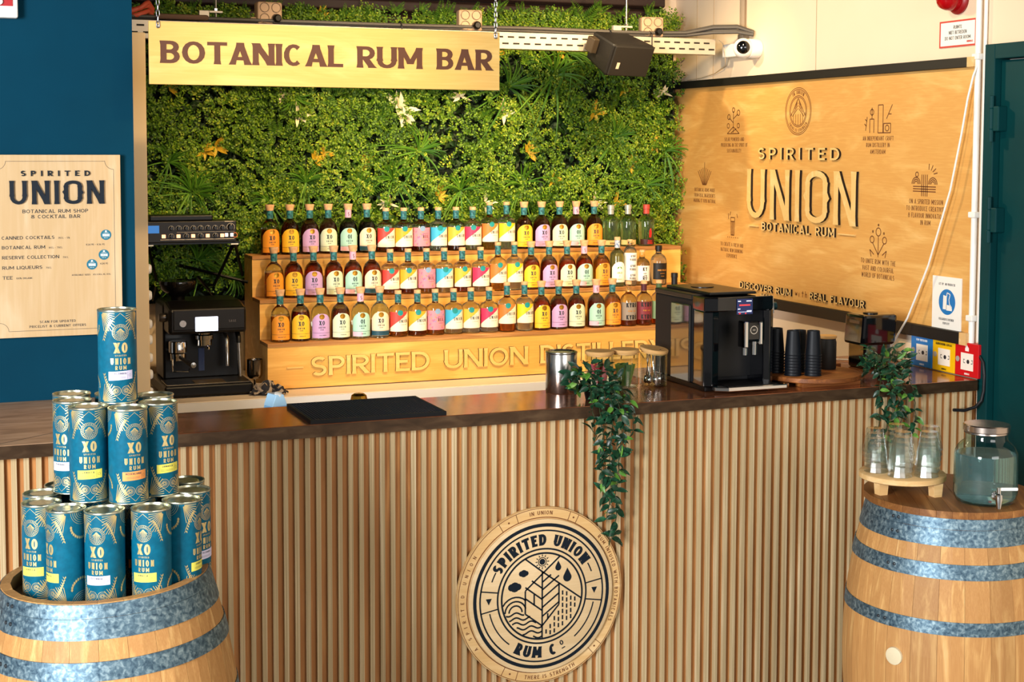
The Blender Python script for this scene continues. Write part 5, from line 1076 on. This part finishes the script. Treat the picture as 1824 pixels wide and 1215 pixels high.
# ------------------------------------------------------------------ black coffee machine on the bar
cm = thing('coffee_machine', 'black automatic coffee machine with small colour display on the bar', 'coffee machine', (2.832, 5.01, 1.1))
M_bm = mat('machine_black', '#08090b', .22, coat=.3); M_side = mat('machine_side_grey', '#17181a', .55, spec=.3)
MB().box(-.14, .135, -.20, .20, .0, .02).build('foot', M_black, cm, bev=.004)
MB().box(-.138, .138, -.10, .21, .02, .335).build('body', M_side, cm, bev=.006)
fr_ = MB(); fr_.prism([(-.150, -.21), (-.14, -.10), (.145, -.10), (.15, -.19), (.14, -.215), (-.06, -.225), (-.10, -.222)][::-1], lambda u, v, w: (u, v, w), .30, .352)
fr_.prism([(-.150, -.205), (-.138, -.10), (-.10, -.10), (-.085, -.205), (-.12, -.22)][::-1], lambda u, v, w: (u, v, w), .02, .30)
fr_.prism([(.105, -.205), (.10, -.10), (.14, -.10), (.148, -.205), (.13, -.215)][::-1], lambda u, v, w: (u, v, w), .02, .30)
fr_.build('front_frame', M_blackgloss, cm, bev=.004)
MB().box(-.09, .11, -.12, -.10, .04, .30).build('recess_panel', mat('recess_black', '#0c0d10', .4), cm)
MB().box(-.142, .14, -.10, .205, .335, .355).build('top_plate', mat('machine_top', '#23211f', .3, .2), cm, bev=.004)
MB().box(-.10, .10, -.16, .19, .355, .366).build('bean_lid', mat('machine_lid', '#191715', .28), cm, bev=.004)
MB().lathe([(0, 0), (.045, 0), (.045, .003), (0, .003)], 28, (-.01, .06, .366)).build('lid_handle', mat('lid_dark', '#0a0a0a', .3), cm, 40)
MB().box(-.148, -.138, -.09, .06, .02, .315).build('water_tank', mat('smoked_tank', '#2c2824', .04, spec=.9, coat=1.), cm, bev=.006)
ds = MB().box(-.022, .045, -.2262, -.2245, .288, .345).build('display', mat('display_navy', '#141c3a', .2, emit='#16224c', estr=.8), cm)
Fd = lambda u, v, w: (u, -.2265-w, v); q = MB()
for z, a, b in ((.337, -.018, -.006), (.337, .018, .04), (.308, -.018, -.008), (.300, .02, .04)): q.line([(a, z), (b, z)], .003, Fd, 0, .0002)
q.line([(-.018, .2965), (.04, .2965)], .001, Fd, 0, .0002); q.build('display_text', mat('display_white', '#e8ecff', .3, emit='#dfe6ff', estr=1.), ds)
MB().line([(-.012, .322), (.034, .322)], .005, Fd, 0, .0002).line([(-.014, .291), (-.006, .291)], .004, Fd, 0, .0002).line([(.012, .291), (.018, .291)], .004, Fd, 0, .0002).build('display_red_text', mat('display_red', '#d83a3a', .3, emit='#d83030', estr=.8), ds)
sp_ = MB().box(-.006, .064, -.262, -.21, .185, .262).build('spout_block', M_blackgloss, cm, bev=.012)
MB().box(-.012, .008, -.266, -.215, .165, .264).build('chrome_left', M_chrome, sp_, bev=.005); MB().box(.054, .069, -.264, -.215, .175, .262).build('chrome_right', M_chrome, sp_, bev=.004)
for x in (.002, .042): MB().tube([(x, -.244, .19), (x, -.244, .138)], .0115, 14).build('nozzle', M_chrome, sp_, 40)
MB().ring(.013, .0155, lambda u, v, w: (u, -.2625-w, v), 0, .0004, 24, (.03, .232)).build('round_logo', M_chrome, sp_)
text(MB(), 'JURA', lambda u, v, w: (u, -.2625-w, v), .03, .2295, .005, .16, .7, .2, 0, 'c', .0003).build('logo_lettering', M_chrome, sp_)
tr = MB(); tr.prism([(-.12, -.22), (.15, -.22), (.19, -.255), (.17, -.275), (-.08, -.275), (-.125, -.25)][::-1], lambda u, v, w: (u, v, w), .008, .024)
tr.build('drip_tray', M_chrome, cm, bev=.003)
MB().box(-.075, .135, -.262, -.2, .024, .0265).build('tray_grate', M_black, cm)
MB().lathe([(0, 0), (.013, 0), (.013, .03), (.016, .032), (.016, .045), (0, .047)], 16, M=Matrix.Translation((.145, -.15, .305)) @ Matrix.Rotation(PI/2, 4, 'Y')).build('steam_knob', mat('teal_knob', '#22464e', .25, .6), cm, 40)
MB().tube([(.165, -.16, .345), (.168, -.165, .28)], .008, 10).build('milk_pipe', M_chrome, cm, 40)

# ------------------------------------------------------------------ round serving board with cups
rb = thing('serving_board', 'round acacia serving board on the bar carrying black cups', 'board', (3.215, 4.905, 1.1))
MB().lathe([(0, .016), (.190, .016), (.1935, .019), (.1935, .034), (.190, .036), (0, .036)], 56).build('disc', M_acacia, rb, 40)
for y in (-.12, .1): MB().box(-.13, .13, y-.025, y+.025, 0, .016).build('batten', M_acacia, rb, bev=.002)
cupm = MB().lathe([(.0328, 0), (.0335, .002), (.0325, .004), (.0318, .004), (.0245, .094), (.0235, .095), (.0225, .092), (.0230, .0885), (0, .0885)], 28).open_lathe([(.0328, 0), (.0312, .001), (.0222, .0885)], 28).mesh('paper_cup', mat('black_paper_cup', '#040a13', .5, spec=.35), 40)
for sx, sy_, n, w in ((3.075, 4.935, 8, 'rear left'), (3.095, 4.845, 8, 'front left'), (3.175, 4.925, 7, 'middle rear'), (3.165, 4.815, 8, 'front right')):
    for i in range(n):
        tag(obj('paper_cup', cupm, None, loc=(sx, sy_, 1.1362+i*.0112)), f'black paper cup, {ORD[i]} from the bottom of the {w} upturned stack', 'cup', 'stacked black paper cups')
kn = thing('storage_canister', 'matt black canister with bamboo lid on the serving board', 'canister', (3.315, 4.945, 1.136))
MB().lathe([(0, 0), (.033, 0), (.036, .004), (.036, .108), (.034, .114), (.033, .122)], 32).build('body', mat('matt_black_ceramic', '#16130f', .6), kn, 40)
MB().lathe([(.031, .12), (.035, .122), (.0365, .125), (.0365, .133), (0, .134)], 32).build('bamboo_lid', M_bamboo, kn, 40)
nd_ = thing('napkin_dispenser', 'glossy black napkin dispenser at the right end of the bar', 'dispenser', (3.64, 5.13, 1.1))
MB().box(-.06, .07, -.06, .06, 0, .15).build('base', M_blackgloss, nd_, bev=.01)
hd = MB(); hd.prism([(-.085, .10), (.08, .10), (.09, .225), (-.075, .225)], lambda u, v, w: (u, -w, v), -.06, .075); hd.build('head', M_blackgloss, nd_, bev=.012)
MB().lathe([(0, 0), (.03, 0), (.03, .004), (0, .005)], 20, (.0, -.01, .225)).build('top_knob', M_black, nd_, 40)
MB().box(-.078, -.062, -.05, .03, .12, .205).build('side_panel', mat('smoked_side', '#3a2f26', .15), nd_, bev=.006)
tag(MB().box(3.34, 3.46, 5.06, 5.16, 1.1, 1.135).build('wood_block', M_acacia, None, bev=.003), 'small wooden block behind the serving board', 'block')
tag(MB().box(3.38, 3.5, 5.18, 5.33, 1.1, 1.118).build('black_box', M_black, None, bev=.004), 'flat black card terminal behind the canister', 'terminal')

# ------------------------------------------------------------------ trailing plants
M_lf = noise_mat('striped_leaf', [(.3, '#0c2416'), (.55, '#17402a'), (.8, '#2f6a44')], (1, 1, 1), 40, 3, .3, .35, rand=True)
M_lf2 = noise_mat('light_leaf', [(.3, '#3a6a20'), (.6, '#5c8f34'), (.85, '#a5c07a')], (1, 1, 1), 40, 3, .3, .4, rand=True)
M_stem = mat('vine_stem', '#2c3a1c', .6)
def leaf_mesh(m, ln, wd, seed):
    rg_ = np.random.default_rng(seed); mb = MB(); n = 5; rows = []
    for i in range(n+1):
        t = i/n; w_ = wd*math.sin(PI*min(1, t*.93+.07))**.8*(1-.25*t) if 0 < i < n else .0008; z_ = -.28*ln*t*t
        mb.v += [(-w_/2, ln*t, z_+w_*.18), (0, ln*t, z_), (w_/2, ln*t, z_+w_*.18)]
    for i in range(n): mb.f += [(i*3, i*3+1, i*3+4, i*3+3), (i*3+1, i*3+2, i*3+5, i*3+4)]; mb.m += [0, 0]
    mb.line([(0, 0), (0, ln*.9)], .0012, lambda u, v, w: (u, v, w-.28*ln*(v/ln)**2+.0006), 0, 0, 1)
    return mb.mesh('leaf', [m, mat('leaf_vein', '#86b48c', .5)], 60)
LFS = [leaf_mesh(M_lf, .048, .025, 1), leaf_mesh(M_lf, .042, .022, 2), leaf_mesh(M_lf2, .044, .023, 3)]
def plant(name, label, base, crown, vines, ncrown, seed, lightp=.09):
    rg_ = np.random.default_rng(seed); p = thing(name, label, 'plant', base, group='trailing plants on the bar')
    def leaf(pos, out, sc=1.):
        d = Vector(out)+Vector(rg_.normal(0, .55, 3)); d.normalize()
        i = 2 if rg_.random() < lightp else int(rg_.integers(0, 2)); o = obj('leaf', LFS[i], p)
        up_ = Vector((rg_.normal(-.2, .4), -.6+rg_.normal(0, .4), .7)); x_ = d.cross(up_); x_.normalize(); z_ = x_.cross(d)
        m_ = Matrix((x_, d, z_)).transposed().to_4x4(); m_.translation = pos; s = sc*rg_.uniform(.75, 1.15); o.matrix_local = m_ @ Matrix.Diagonal((s, s, s, 1))
    MB().lathe([(0, 0), (.03, 0), (.04, .045), (.036, .046), (.034, .04), (0, .038)], 20).build('pot', M_black, p, 40)
    for i in range(ncrown):
        a = rg_.uniform(0, 2*PI); r = crown[0]*math.sqrt(rg_.random()); h = rg_.uniform(.035, crown[1]); pos = Vector((r*C_(a), r*S_(a)*.7, h)); leaf(pos, (C_(a)*.8, S_(a)*.8-.3, .25))
    for v in vines:
        pts = [Vector(q) for q in v]; P = []
        for a, b in zip(pts, pts[1:]):
            nseg = max(2, int((b-a).length/.021)); P += [a.lerp(b, k/nseg) for k in range(nseg)]
        P.append(pts[-1]); P = [q+Vector((rg_.normal(0, .004), min(0, rg_.normal(0, .004)), 0)) for q in P]
        MB().tube(P, .0016, 5).build('stem', M_stem, p, 60)
        for q in P[1:]:
            for s in (-1, 1):
                if rg_.random() < .86: leaf(q, (s*.9, -.35, -.35), .95)
    return p
e = -.165  # over the front edge of the bar top
plant('trailing_plant', 'trailing green plant hanging over the bar edge in front of the jars', (2.235, 4.80, 1.1), (.095, .13), [
    [(0, 0, .06), (-.03, -.10, .04), (-.045, -.155, -.02), (-.04, -.15, -.12), (-.02, -.145, -.25)],
    [(.02, 0, .06), (.01, -.10, .05), (.0, -.16, -.02), (-.005, -.15, -.15), (.0, -.145, -.30), (-.01, -.14, -.40)],
    [(.03, 0, .06), (.03, -.10, .05), (.035, -.16, -.03), (.03, -.15, -.18), (.02, -.14, -.32), (.02, -.135, -.46), (.015, -.13, -.475)],
    [(-.03, 0, .06), (-.06, -.10, .05), (-.08, -.155, -.01), (-.07, -.15, -.10)],
    [(.05, 0, .06), (.07, -.09, .05), (.08, -.15, -.02), (.085, -.15, -.09)],
    [(.0, 0, .06), (-.01, -.11, .05), (-.03, -.16, -.05), (-.04, -.15, -.2), (-.03, -.145, -.34)],
    [(.02, 0, .06), (.03, -.1, .06), (.045, -.158, -.05), (.025, -.15, -.2)]], 90, 5)
plant('trailing_plant', 'trailing green plant hanging over the bar edge before the call points', (3.50, 4.82, 1.1), (.10, .125), [
    [(0, 0, .06), (-.05, -.10, .04), (-.08, -.16, -.02), (-.10, -.155, -.14), (-.12, -.15, -.27), (-.13, -.15, -.30)],
    [(-.03, 0, .06), (-.10, -.1, .04), (-.13, -.16, -.03), (-.14, -.155, -.15), (-.15, -.15, -.24)],
    [(.02, 0, .06), (-.01, -.10, .04), (-.03, -.165, -.03), (-.04, -.155, -.12), (-.04, -.15, -.22)],
    [(.03, 0, .06), (.03, -.11, .03), (.02, -.16, -.04), (.03, -.155, -.12), (.02, -.15, -.19)],
    [(.0, 0, .06), (-.04, -.1, .05), (-.06, -.165, -.05), (-.07, -.155, -.18)]], 105, 8, .14)

# ------------------------------------------------------------------ barrels
HB = .98; FZ = -.1
def rbar(z):  # stave radius over height
    t = (z-HB/2)/(HB/2); return .335-.073*t*t
def barrel(label, loc, rz, tilt, hoop_ang, rim):
    b = thing('oak_barrel', label, 'barrel', loc, rz, 'oak barrels', (tilt[0], tilt[1], rz))
    n = 26; da = 2*PI/n*.4945; zs = [HB*i/14 for i in range(15)]; mb = MB(); vs = []
    for z in zs:
        r = rbar(z)
        for a, rr in ((-da, r), (0, r+.0006), (da, r), (da, r-.024), (-da, r-.024)): vs.append((rr*C_(a), rr*S_(a), z))
    fs = []
    for i in range(14):
        for k in range(5): q = (k+1) % 5; fs.append((i*5+k, i*5+q, (i+1)*5+q, (i+1)*5+k))
    fs += [(4, 3, 2, 1, 0), tuple(14*5+k for k in range(5))]
    me = cached('stave', lambda: MB().add(vs, fs).mesh('stave', M_stave))
    for i in range(n): obj('stave', me, b, rot=(0, 0, 2*PI*i/n))
    hd_ = wood_mat('barrel_head_oak', '#7a5a3a', '#94704a', '#a8845c', (1, 7, 7), 2, .6, .6)
    for i in range(7):
        x0_ = -.24+i*.0686; x1_ = x0_+.0676; P = []
        f_ = lambda x: math.sqrt(max(0, .241**2-x*x))
        xs = np.linspace(x0_, x1_, 5); P = [(x, -f_(x)) for x in xs]+[(x, f_(x)) for x in xs[::-1]]
        MB().prism(P, lambda u, v, w: (u, v, w), HB-.055, HB-.040).build('head_board', hd_, b)
    for j, (z0, z1) in enumerate(((HB-.034, HB-.002), (HB-.084, HB-.035), (HB-.180, HB-.135), (HB-.346, HB-.305), (.305, .346), (.135, .180), (.035, .084), (.002, .034))):
        e_ = .0032 if j % 2 == 0 else .0026
        h = MB().open_lathe([(rbar(z0)+.0004, z0), (rbar(z0)+e_, z0), (rbar((z0+z1)/2)+e_, (z0+z1)/2), (rbar(z1)+e_, z1), (rbar(z1)+.0004, z1)], 72).build('hoop', M_galv, b, 40)
        ha = hoop_ang+.02*(j % 3)
        pl = MB(); k = .09
        for i in range(6):
            a0_, a1_ = ha-k+2*k*i/6, ha-k+2*k*(i+1)/6; pl.add([((rbar(z)+e_+.0016)*C_(a), (rbar(z)+e_+.0016)*S_(a), z) for a, z in ((a0_, z0), (a1_, z0), (a1_, z1), (a0_, z1))], [(0, 1, 2, 3)])
        pl.add([((rbar(z)+q_)*C_(ha+k), (rbar(z)+q_)*S_(ha+k), z) for q_, z in ((e_+.0016, z0), (e_, z0), (e_, z1), (e_+.0016, z1))], [(0, 1, 2, 3)])
        pl.build('hoop_lap', M_galv, h)
        zm = (z0+z1)/2
        for da_ in (-.045, .03):
            a = ha+da_; r = rbar(zm)+e_+.0016; MB().lathe([(.0055, 0), (.0048, .0022), (.002, .0036), (0, .004)], 10, M=Matrix.Translation((r*C_(a), r*S_(a), zm)) @ Matrix.Rotation(a, 4, 'Z') @ Matrix.Rotation(PI/2, 4, 'Y')).build('rivet', mat('rivet_iron', '#3c4247', .45, .7), h, 40)
    return b
bl = barrel('oak barrel with steel hoops in the left foreground holding the blue tubes', (.465, 3.945, FZ+.0105), .05, (0., R_(-2.0)), R_(203), True)
br = barrel('oak barrel with a round wooden top in the right foreground', (3.063, 3.852, FZ), .2, (0., 0.), R_(195)-.2, True)
for a, z in ((R_(192), .545),): MB().lathe([(.028, 0), (.027, .007), (.02, .009), (0, .0095)], 24, M=Matrix.Translation(((rbar(z)-.001)*C_(a), (rbar(z)-.001)*S_(a), z)) @ Matrix.Rotation(a, 4, 'Z') @ Matrix.Rotation(PI/2, 4, 'Y')).build('bung', mat('pale_bung', '#d8c8a4', .6), br, 40)
bt_ = thing('barrel_table_top', 'round butcher-block table top lying on the right barrel', 'table top', (3.063, 3.852, HB+FZ))
for i in range(12):
    x0_ = -.277+i*.04617; x1_ = x0_+.0459; f_ = lambda x: math.sqrt(max(0, .277**2-x*x)); xs = np.linspace(x0_, x1_, 6)
    MB().prism([(x, -f_(x)) for x in xs]+[(x, f_(x)) for x in xs[::-1]], lambda u, v, w: (u, v, w), 0, .022).build('plank', wood_mat('butcher_block', '#7f4f26', '#a06c38', '#bf8a50', (9, .9, 5), 2, .8, .45, tone=.2, rand=True), bt_, bev=.0008)
bt_.rotation_euler = (0, 0, R_(-28))
ZT = HB+FZ+.022

# glasses on a pine stand, water dispenser
ps = thing('pine_stand', 'round pine stand on short legs on the right barrel top', 'stand', (2.925, 3.925, ZT))
MB().lathe([(0, .042), (.133, .042), (.137, .045), (.137, .06), (.133, .063), (0, .063)], 48).build('disc', M_pine, ps, 40)
for x, y in ((-.095, -.02), (.05, -.105), (.02, .105)):
    lg = MB(); lg.prism([(-.014, 0), (.014, 0), (.018, .042), (-.018, .042)], lambda u, v, w: (x+u, y-w, v), -.015, .015); lg.build('leg', M_pine, ps)
M_tum = thin_glass('tumbler_glass', '#fafdfc', .10, .14)
tumm = MB().lathe([(.0385, 0), (.039, .0015), (.0325, .034), (.0335, .038), (.030, .050), (.0275, .070), (.025, .0765), (0, .077)], 14).mesh('tumbler', M_tum, 20)
for sx, sy_, n, w in ((2.846, 3.955, 5, 'leftmost'), (2.874, 3.868, 5, 'front left'), (2.952, 3.838, 5, 'front right'), (2.935, 3.985, 5, 'rear'), (3.018, 3.915, 5, 'rightmost')):
    for i in range(n): tag(obj('tumbler', tumm, None, loc=(sx+.002*i*(1 if w != 'leftmost' else -1), sy_, ZT+.0635+i*.0165), rot=(0, 0, i*.4)), f'upturned glass tumbler, {ORD[i]} from the bottom of the {w} stack', 'glass', 'stacked glass tumblers')
wd = thing('water_dispenser', 'ribbed glass water dispenser with chrome tap on the right barrel', 'water dispenser', (3.075, 3.705, ZT), -.35)
nr = 96; mbg = MB()
pfd = [(0, .003), (.076, 0), (.088, .006), (.094, .018), (.0955, .03), (.0955, .150), (.094, .160), (.087, .176), (.076, .188), (.067, .195), (.064, .202), (.064, .222)]
vs = []; 
for r, z in pfd:
    for i in range(nr): a = 2*PI*i/nr; q = r+(.0012*(1 if i % 2 else -1) if .02 < z < .14 else 0); vs.append((q*C_(a), q*S_(a), z))
fs = [(j*nr+i, j*nr+(i+1) % nr, (j+1)*nr+(i+1) % nr, (j+1)*nr+i) for j in range(len(pfd)-1) for i in range(nr)]+[tuple(range(nr-1, -1, -1)), tuple((len(pfd)-1)*nr+i for i in range(nr))]
mbg.add(vs, fs); mbg.build('glass', thin_glass('dispenser_glass', '#dcebe9', .05), wd, 35)
MB().lathe([(0, .008), (.076, .008), (.086, .012), (.0915, .022), (.0915, .150), (.090, .155), (0, .155)], 48).build('water', mat('water', '#c0dada', .0, trans=.88, ior=1.12), wd, 40)
MB().lathe([(.066, .218), (.069, .220), (.068, .224), (.071, .227), (.071, .244), (.068, .247), (0, .2485)], 48).build('lid', mat('brushed_lid', '#b8aaa0', .25, 1.), wd, 40)
tp = MB().lathe([(.015, 0), (.015, .005), (.009, .008), (.009, .03), (.007, .034), (0, .034)], 18, M=Matrix.Translation((0, -.094, .042)) @ Matrix.Rotation(PI/2, 4, 'X')).build('tap', M_chrome, wd, 40)
MB().lathe([(0, -.035), (.007, -.035), (.009, -.02), (.012, -.004), (.011, .008), (.006, .012), (.006, .03), (0, .03)], 16, (0, -.12, .042)).build('spout', M_chrome, tp, 40)
MB().box(.004, .058, -.124, -.116, .062, .072).build('lever', mat('clear_lever', '#f0f2f0', .2), tp, bev=.003)

# ------------------------------------------------------------------ gift tubes in and on the left barrel
RT, HT, Z0 = .0495, .242, .851
M_tube = noise_mat('petrol_tube_paper', [(.35, '#03566f'), (.65, '#04617c')], (1, 1, 1), 60, 2, 0, .5, spec=.25)
M_foil = mat('tube_gold_foil', '#e0c98c', .35, .65); M_tin = noise_mat('tin_lid', [(.3, '#a5a68e'), (.7, '#cfd0b8')], (1, 1, 1), 60, 3, .5, .28, .9)
tub = MB().open_lathe([(RT-.0015, .001), (RT, .004), (RT, HT-.004), (RT+.0006, HT-.001), (RT-.0008, HT)], 44); 
tub_me = tub.mesh('paper_body', M_tube, 60)
rim_me = MB().open_lathe([(RT+.0004, HT-.0035), (RT+.0012, HT-.001), (RT+.0004, HT+.0012), (RT-.0022, HT+.0008), (RT-.0035, HT-.006)], 44).mesh('tin_rim', M_tin, 40)
brim_me = MB().open_lathe([(RT-.004, 0.), (RT+.0010, .0), (RT+.0012, .002), (RT+.0003, .0035)], 44).mesh('base_rim', M_tin, 40)
lid_me = MB().lathe([(RT-.0035, HT-.0062), (RT-.010, HT-.0068), (RT-.013, HT-.0045), (RT-.016, HT-.0015), (RT-.020, HT-.0008), (RT-.030, HT-.0012), (0, HT-.0008)], 44).mesh('tin_lid', M_tin, 40)
bot_me = MB().lathe([(0, .001), (RT-.004, .0008)], 44).mesh('tin_base', M_tin)
def foil():
    p = MB(); F_ = CYL(RT); w_ = .0004
    text(p, 'XO', F_, 0, .132, .0275, .24, .75, .13, .15, 'c', w_); text(p, 'SPIRITED', F_, 0, .1235, .0045, .2, .75, .45, 0, 'c', w_)
    text(p, 'UNION', F_, 0, .1025, .0165, .19, .62, .28, .2, 'c', w_); text(p, 'RUM', F_, 0, .0885, .0105, .22, .9, .35, .2, 'c', w_)
    c = (0, .186); p.ring(.0205, .0215, F_, w_, w_, 40, c); p.ring(.014, .0147, F_, w_, w_, 32, c)
    for i in range(26): a = 2*PI*i/26; p.line([(c[0]+.0158*C_(a), c[1]+.0158*S_(a)), (c[0]+.0192*C_(a+.04), c[1]+.0192*S_(a+.04))], .0016, F_, w_, w_, step=.004)
    for i in range(7): x = -.011+i*.0037; h = math.sqrt(.013**2-x*x); p.line([(x, c[1]-h), (x*.4, c[1]+h*.8)], .0011, F_, w_, w_, step=.004)
    p.line([(-.011, c[1]), (0, c[1]+.009), (.011, c[1])], .0014, F_, w_, w_, step=.004)
    for sx in (-1, 1):
        c2 = (sx*.0125, .034); p.ring(.0110, .0120, F_, w_, w_, 26, c2); p.ring(.0075, .0080, F_, w_, w_, 20, c2)
        for i in range(12): a = 2*PI*i/12; p.line([(c2[0]+.002*C_(a), c2[1]+.002*S_(a)), (c2[0]+.0065*C_(a), c2[1]+.0065*S_(a))], .0011, F_, w_, w_, step=.004)
        # sun rays in the corners, top and bottom
        for k_ in range(10):
            a = R_(3+k_*8.6); L1 = .046/max(C_(a), .55)*.82
            p.line([(sx*(.052-.004*C_(a)), .237-.004*S_(a)), (sx*(.052-min(L1, .05)*C_(a)), max(.190, .237-min(L1, .05)*S_(a)*1.15))], .0017, F_, w_, w_, step=.004)
            p.line([(sx*(.052-.004*C_(a)), .006+.004*S_(a)), (sx*(.052-min(L1, .05)*C_(a)), min(.052, .006+min(L1, .05)*S_(a)*1.15))], .0017, F_, w_, w_, step=.004)
        for z, sg2 in ((.236, -1), (.008, 1)):   # diamond outline and leaf garland
            ln = [(0, z), (sx*.03, z+sg2*.026), (sx*.046, z+sg2*.062)] if sg2 < 0 else [(0, z), (sx*.03, z+sg2*.028), (sx*.046, z+sg2*.062)]
            p.line(ln, .0009, F_, w_, w_, step=.004)
            for i in range(11):
                t = .3+.7*i/11; x = sx*(.014+.034*t); zz = z+sg2*(.008+.058*t*t+.006*t)
                for s in (-1, 1): p.prism([(x, zz), (x+.0032*s+.0012, zz+.0036*sg2), (x+.004*s, zz+.0082*sg2), (x+.0006*s, zz+.0046*sg2)][::(1 if s*sg2 > 0 else -1)], F_, w_, w_)
        # back-side arches of concentric lines
        for z, a0, a1 in ((.238, PI, 2*PI), (.006, 0, PI)):
            for r in (.006, .011, .016, .021, .026, .031): p.ring(r-.0008, r, F_, w_, w_, 14, (sx*.094, z), a0, a1)
        for i in range(14):
            t = i/14
            for z, sg2 in ((.236, -1), (.008, 1)):
                x = sx*(.094-.030*C_(t*PI)); zz = z+sg2*(.03+.028*S_(t*PI))
                for s in (-1, 1): p.prism([(x, zz), (x+.003*s, zz+.004*sg2), (x+.0015*s, zz+.009*sg2), (x-.001*s, zz+.005*sg2)][::(1 if s*sg2 > 0 else -1)], F_, w_, w_)
    return p.mesh('gold_print', M_foil)
foil_me = foil()
def sticker_mesh(nm, col, txt):
    mb = MB(); label_patch(mb, RT, .032, lambda u: .062+.0012*u/.03, lambda u: .085+.0012*u/.03, n=10, w=.0007)
    p = MB(); text(p, txt, CYL(RT), -.004, .0765, .0048, .2, 1., .3, 0, 'c', .0010)
    for z in (.070, .067): p.line([(-.022, z), (.012, z)], .0006, CYL(RT), .0010, .0010, step=.004)
    p.line([(.017, .064), (.017, .083)], .0004, CYL(RT), .001, .001); p.ring(.003, .0034, CYL(RT), .001, .001, 12, (.0235, .0735))
    return mb.mesh('sticker', mat('sticker_'+nm, col, .55)), p.mesh('sticker_print', mat('sticker_ink', '#3c4450', .6))
STK = {'lilac': sticker_mesh('lilac', '#d9d2ea', 'COLOMBIA'), 'yellow': sticker_mesh('yellow', '#e6dc5a', 'JAMAICA'), 'orange': sticker_mesh('orange', '#ee9a52', 'NEDERLAND'), 'white': sticker_mesh('white', '#e8e4f0', 'PANAMA')}
def gift_tube(x, y, tier, rot, stk, label):
    t = thing('gift_tube', label, 'tube', (x, y, Z0+tier*(HT+.0012)), R_(rot), 'blue rum gift tubes')
    bd = obj('paper_body', tub_me, t); obj('gold_print', foil_me, bd); s = obj('sticker', STK[stk][0], bd)
    c = obj('sticker_print', STK[stk][1], bd)
    obj('tin_rim', rim_me, t); obj('base_rim', brim_me, t); obj('tin_lid', lid_me, t); obj('tin_base', bot_me, t)
    return t
for x, y, tr_, rot, st, lb in (
    (.272, 3.932, 0, -38, 'yellow', 'blue rum tube with yellow sticker at the left edge of the bottom ring'),
    (.325, 3.846, 0, -66, 'yellow', 'blue rum tube turned away, yellow sticker at its left edge, second from left in front'),
    (.413, 3.794, 0, -30, 'lilac', 'blue rum tube with lilac sticker at the front of the bottom ring'),
    (.282, 4.040, 0, 10, 'lilac', 'blue rum tube behind the left edge tube of the bottom ring'),
    (.343, 4.122, 0, 0, 'yellow', 'blue rum tube at the rear left of the bottom ring'),
    (.526, 3.778, 0, -32, 'yellow', 'blue rum tube with yellow sticker, front right of the bottom ring'),
    (.612, 3.838, 0, 55, 'yellow', 'blue rum tube with gold seam and yellow sticker at its right edge'),
    (.655, 3.940, 0, 42, 'lilac', 'blue rum tube with lilac sticker at the right edge of the bottom ring'),
    (.660, 4.060, 0, 20, 'yellow', 'blue rum tube at the rear right edge of the bottom ring'),
    (.585, 4.136, 0, 10, 'yellow', 'rearmost right blue rum tube of the bottom ring'),
    (.463, 4.135, 0, 0, 'yellow', 'blue rum tube at the back of the bottom ring'),
    (.404, 3.955, 0, 0, 'yellow', 'inner left blue rum tube of the bottom layer'),
    (.512, 3.925, 0, 0, 'orange', 'inner right blue rum tube of the bottom layer'),
    (.361, 4.034, 1, -42, 'white', 'blue rum tube with white sticker on the second layer, left'),
    (.370, 4.142, 1, 10, 'yellow', 'blue rum tube at the rear left of the second layer'),
    (.391, 3.921, 1, -4, 'yellow', 'blue rum tube with yellow sticker, second layer, front left'),
    (.483, 3.866, 1, 12, 'orange', 'blue rum tube with orange sticker on the second layer'),
    (.569, 3.926, 1, 22, 'yellow', 'blue rum tube with yellow sticker, second layer, right'),
    (.577, 4.044, 1, 10, 'lilac', 'blue rum tube at the rear right of the second layer'),
    (.477, 4.108, 1, 0, 'yellow', 'blue rum tube at the back of the second layer behind the topmost tube'),
    (.472, 3.968, 2, 3, 'lilac', 'topmost blue rum tube with lilac sticker standing alone on the stack')):
    gift_tube(x, y, tr_, rot, st, lb)
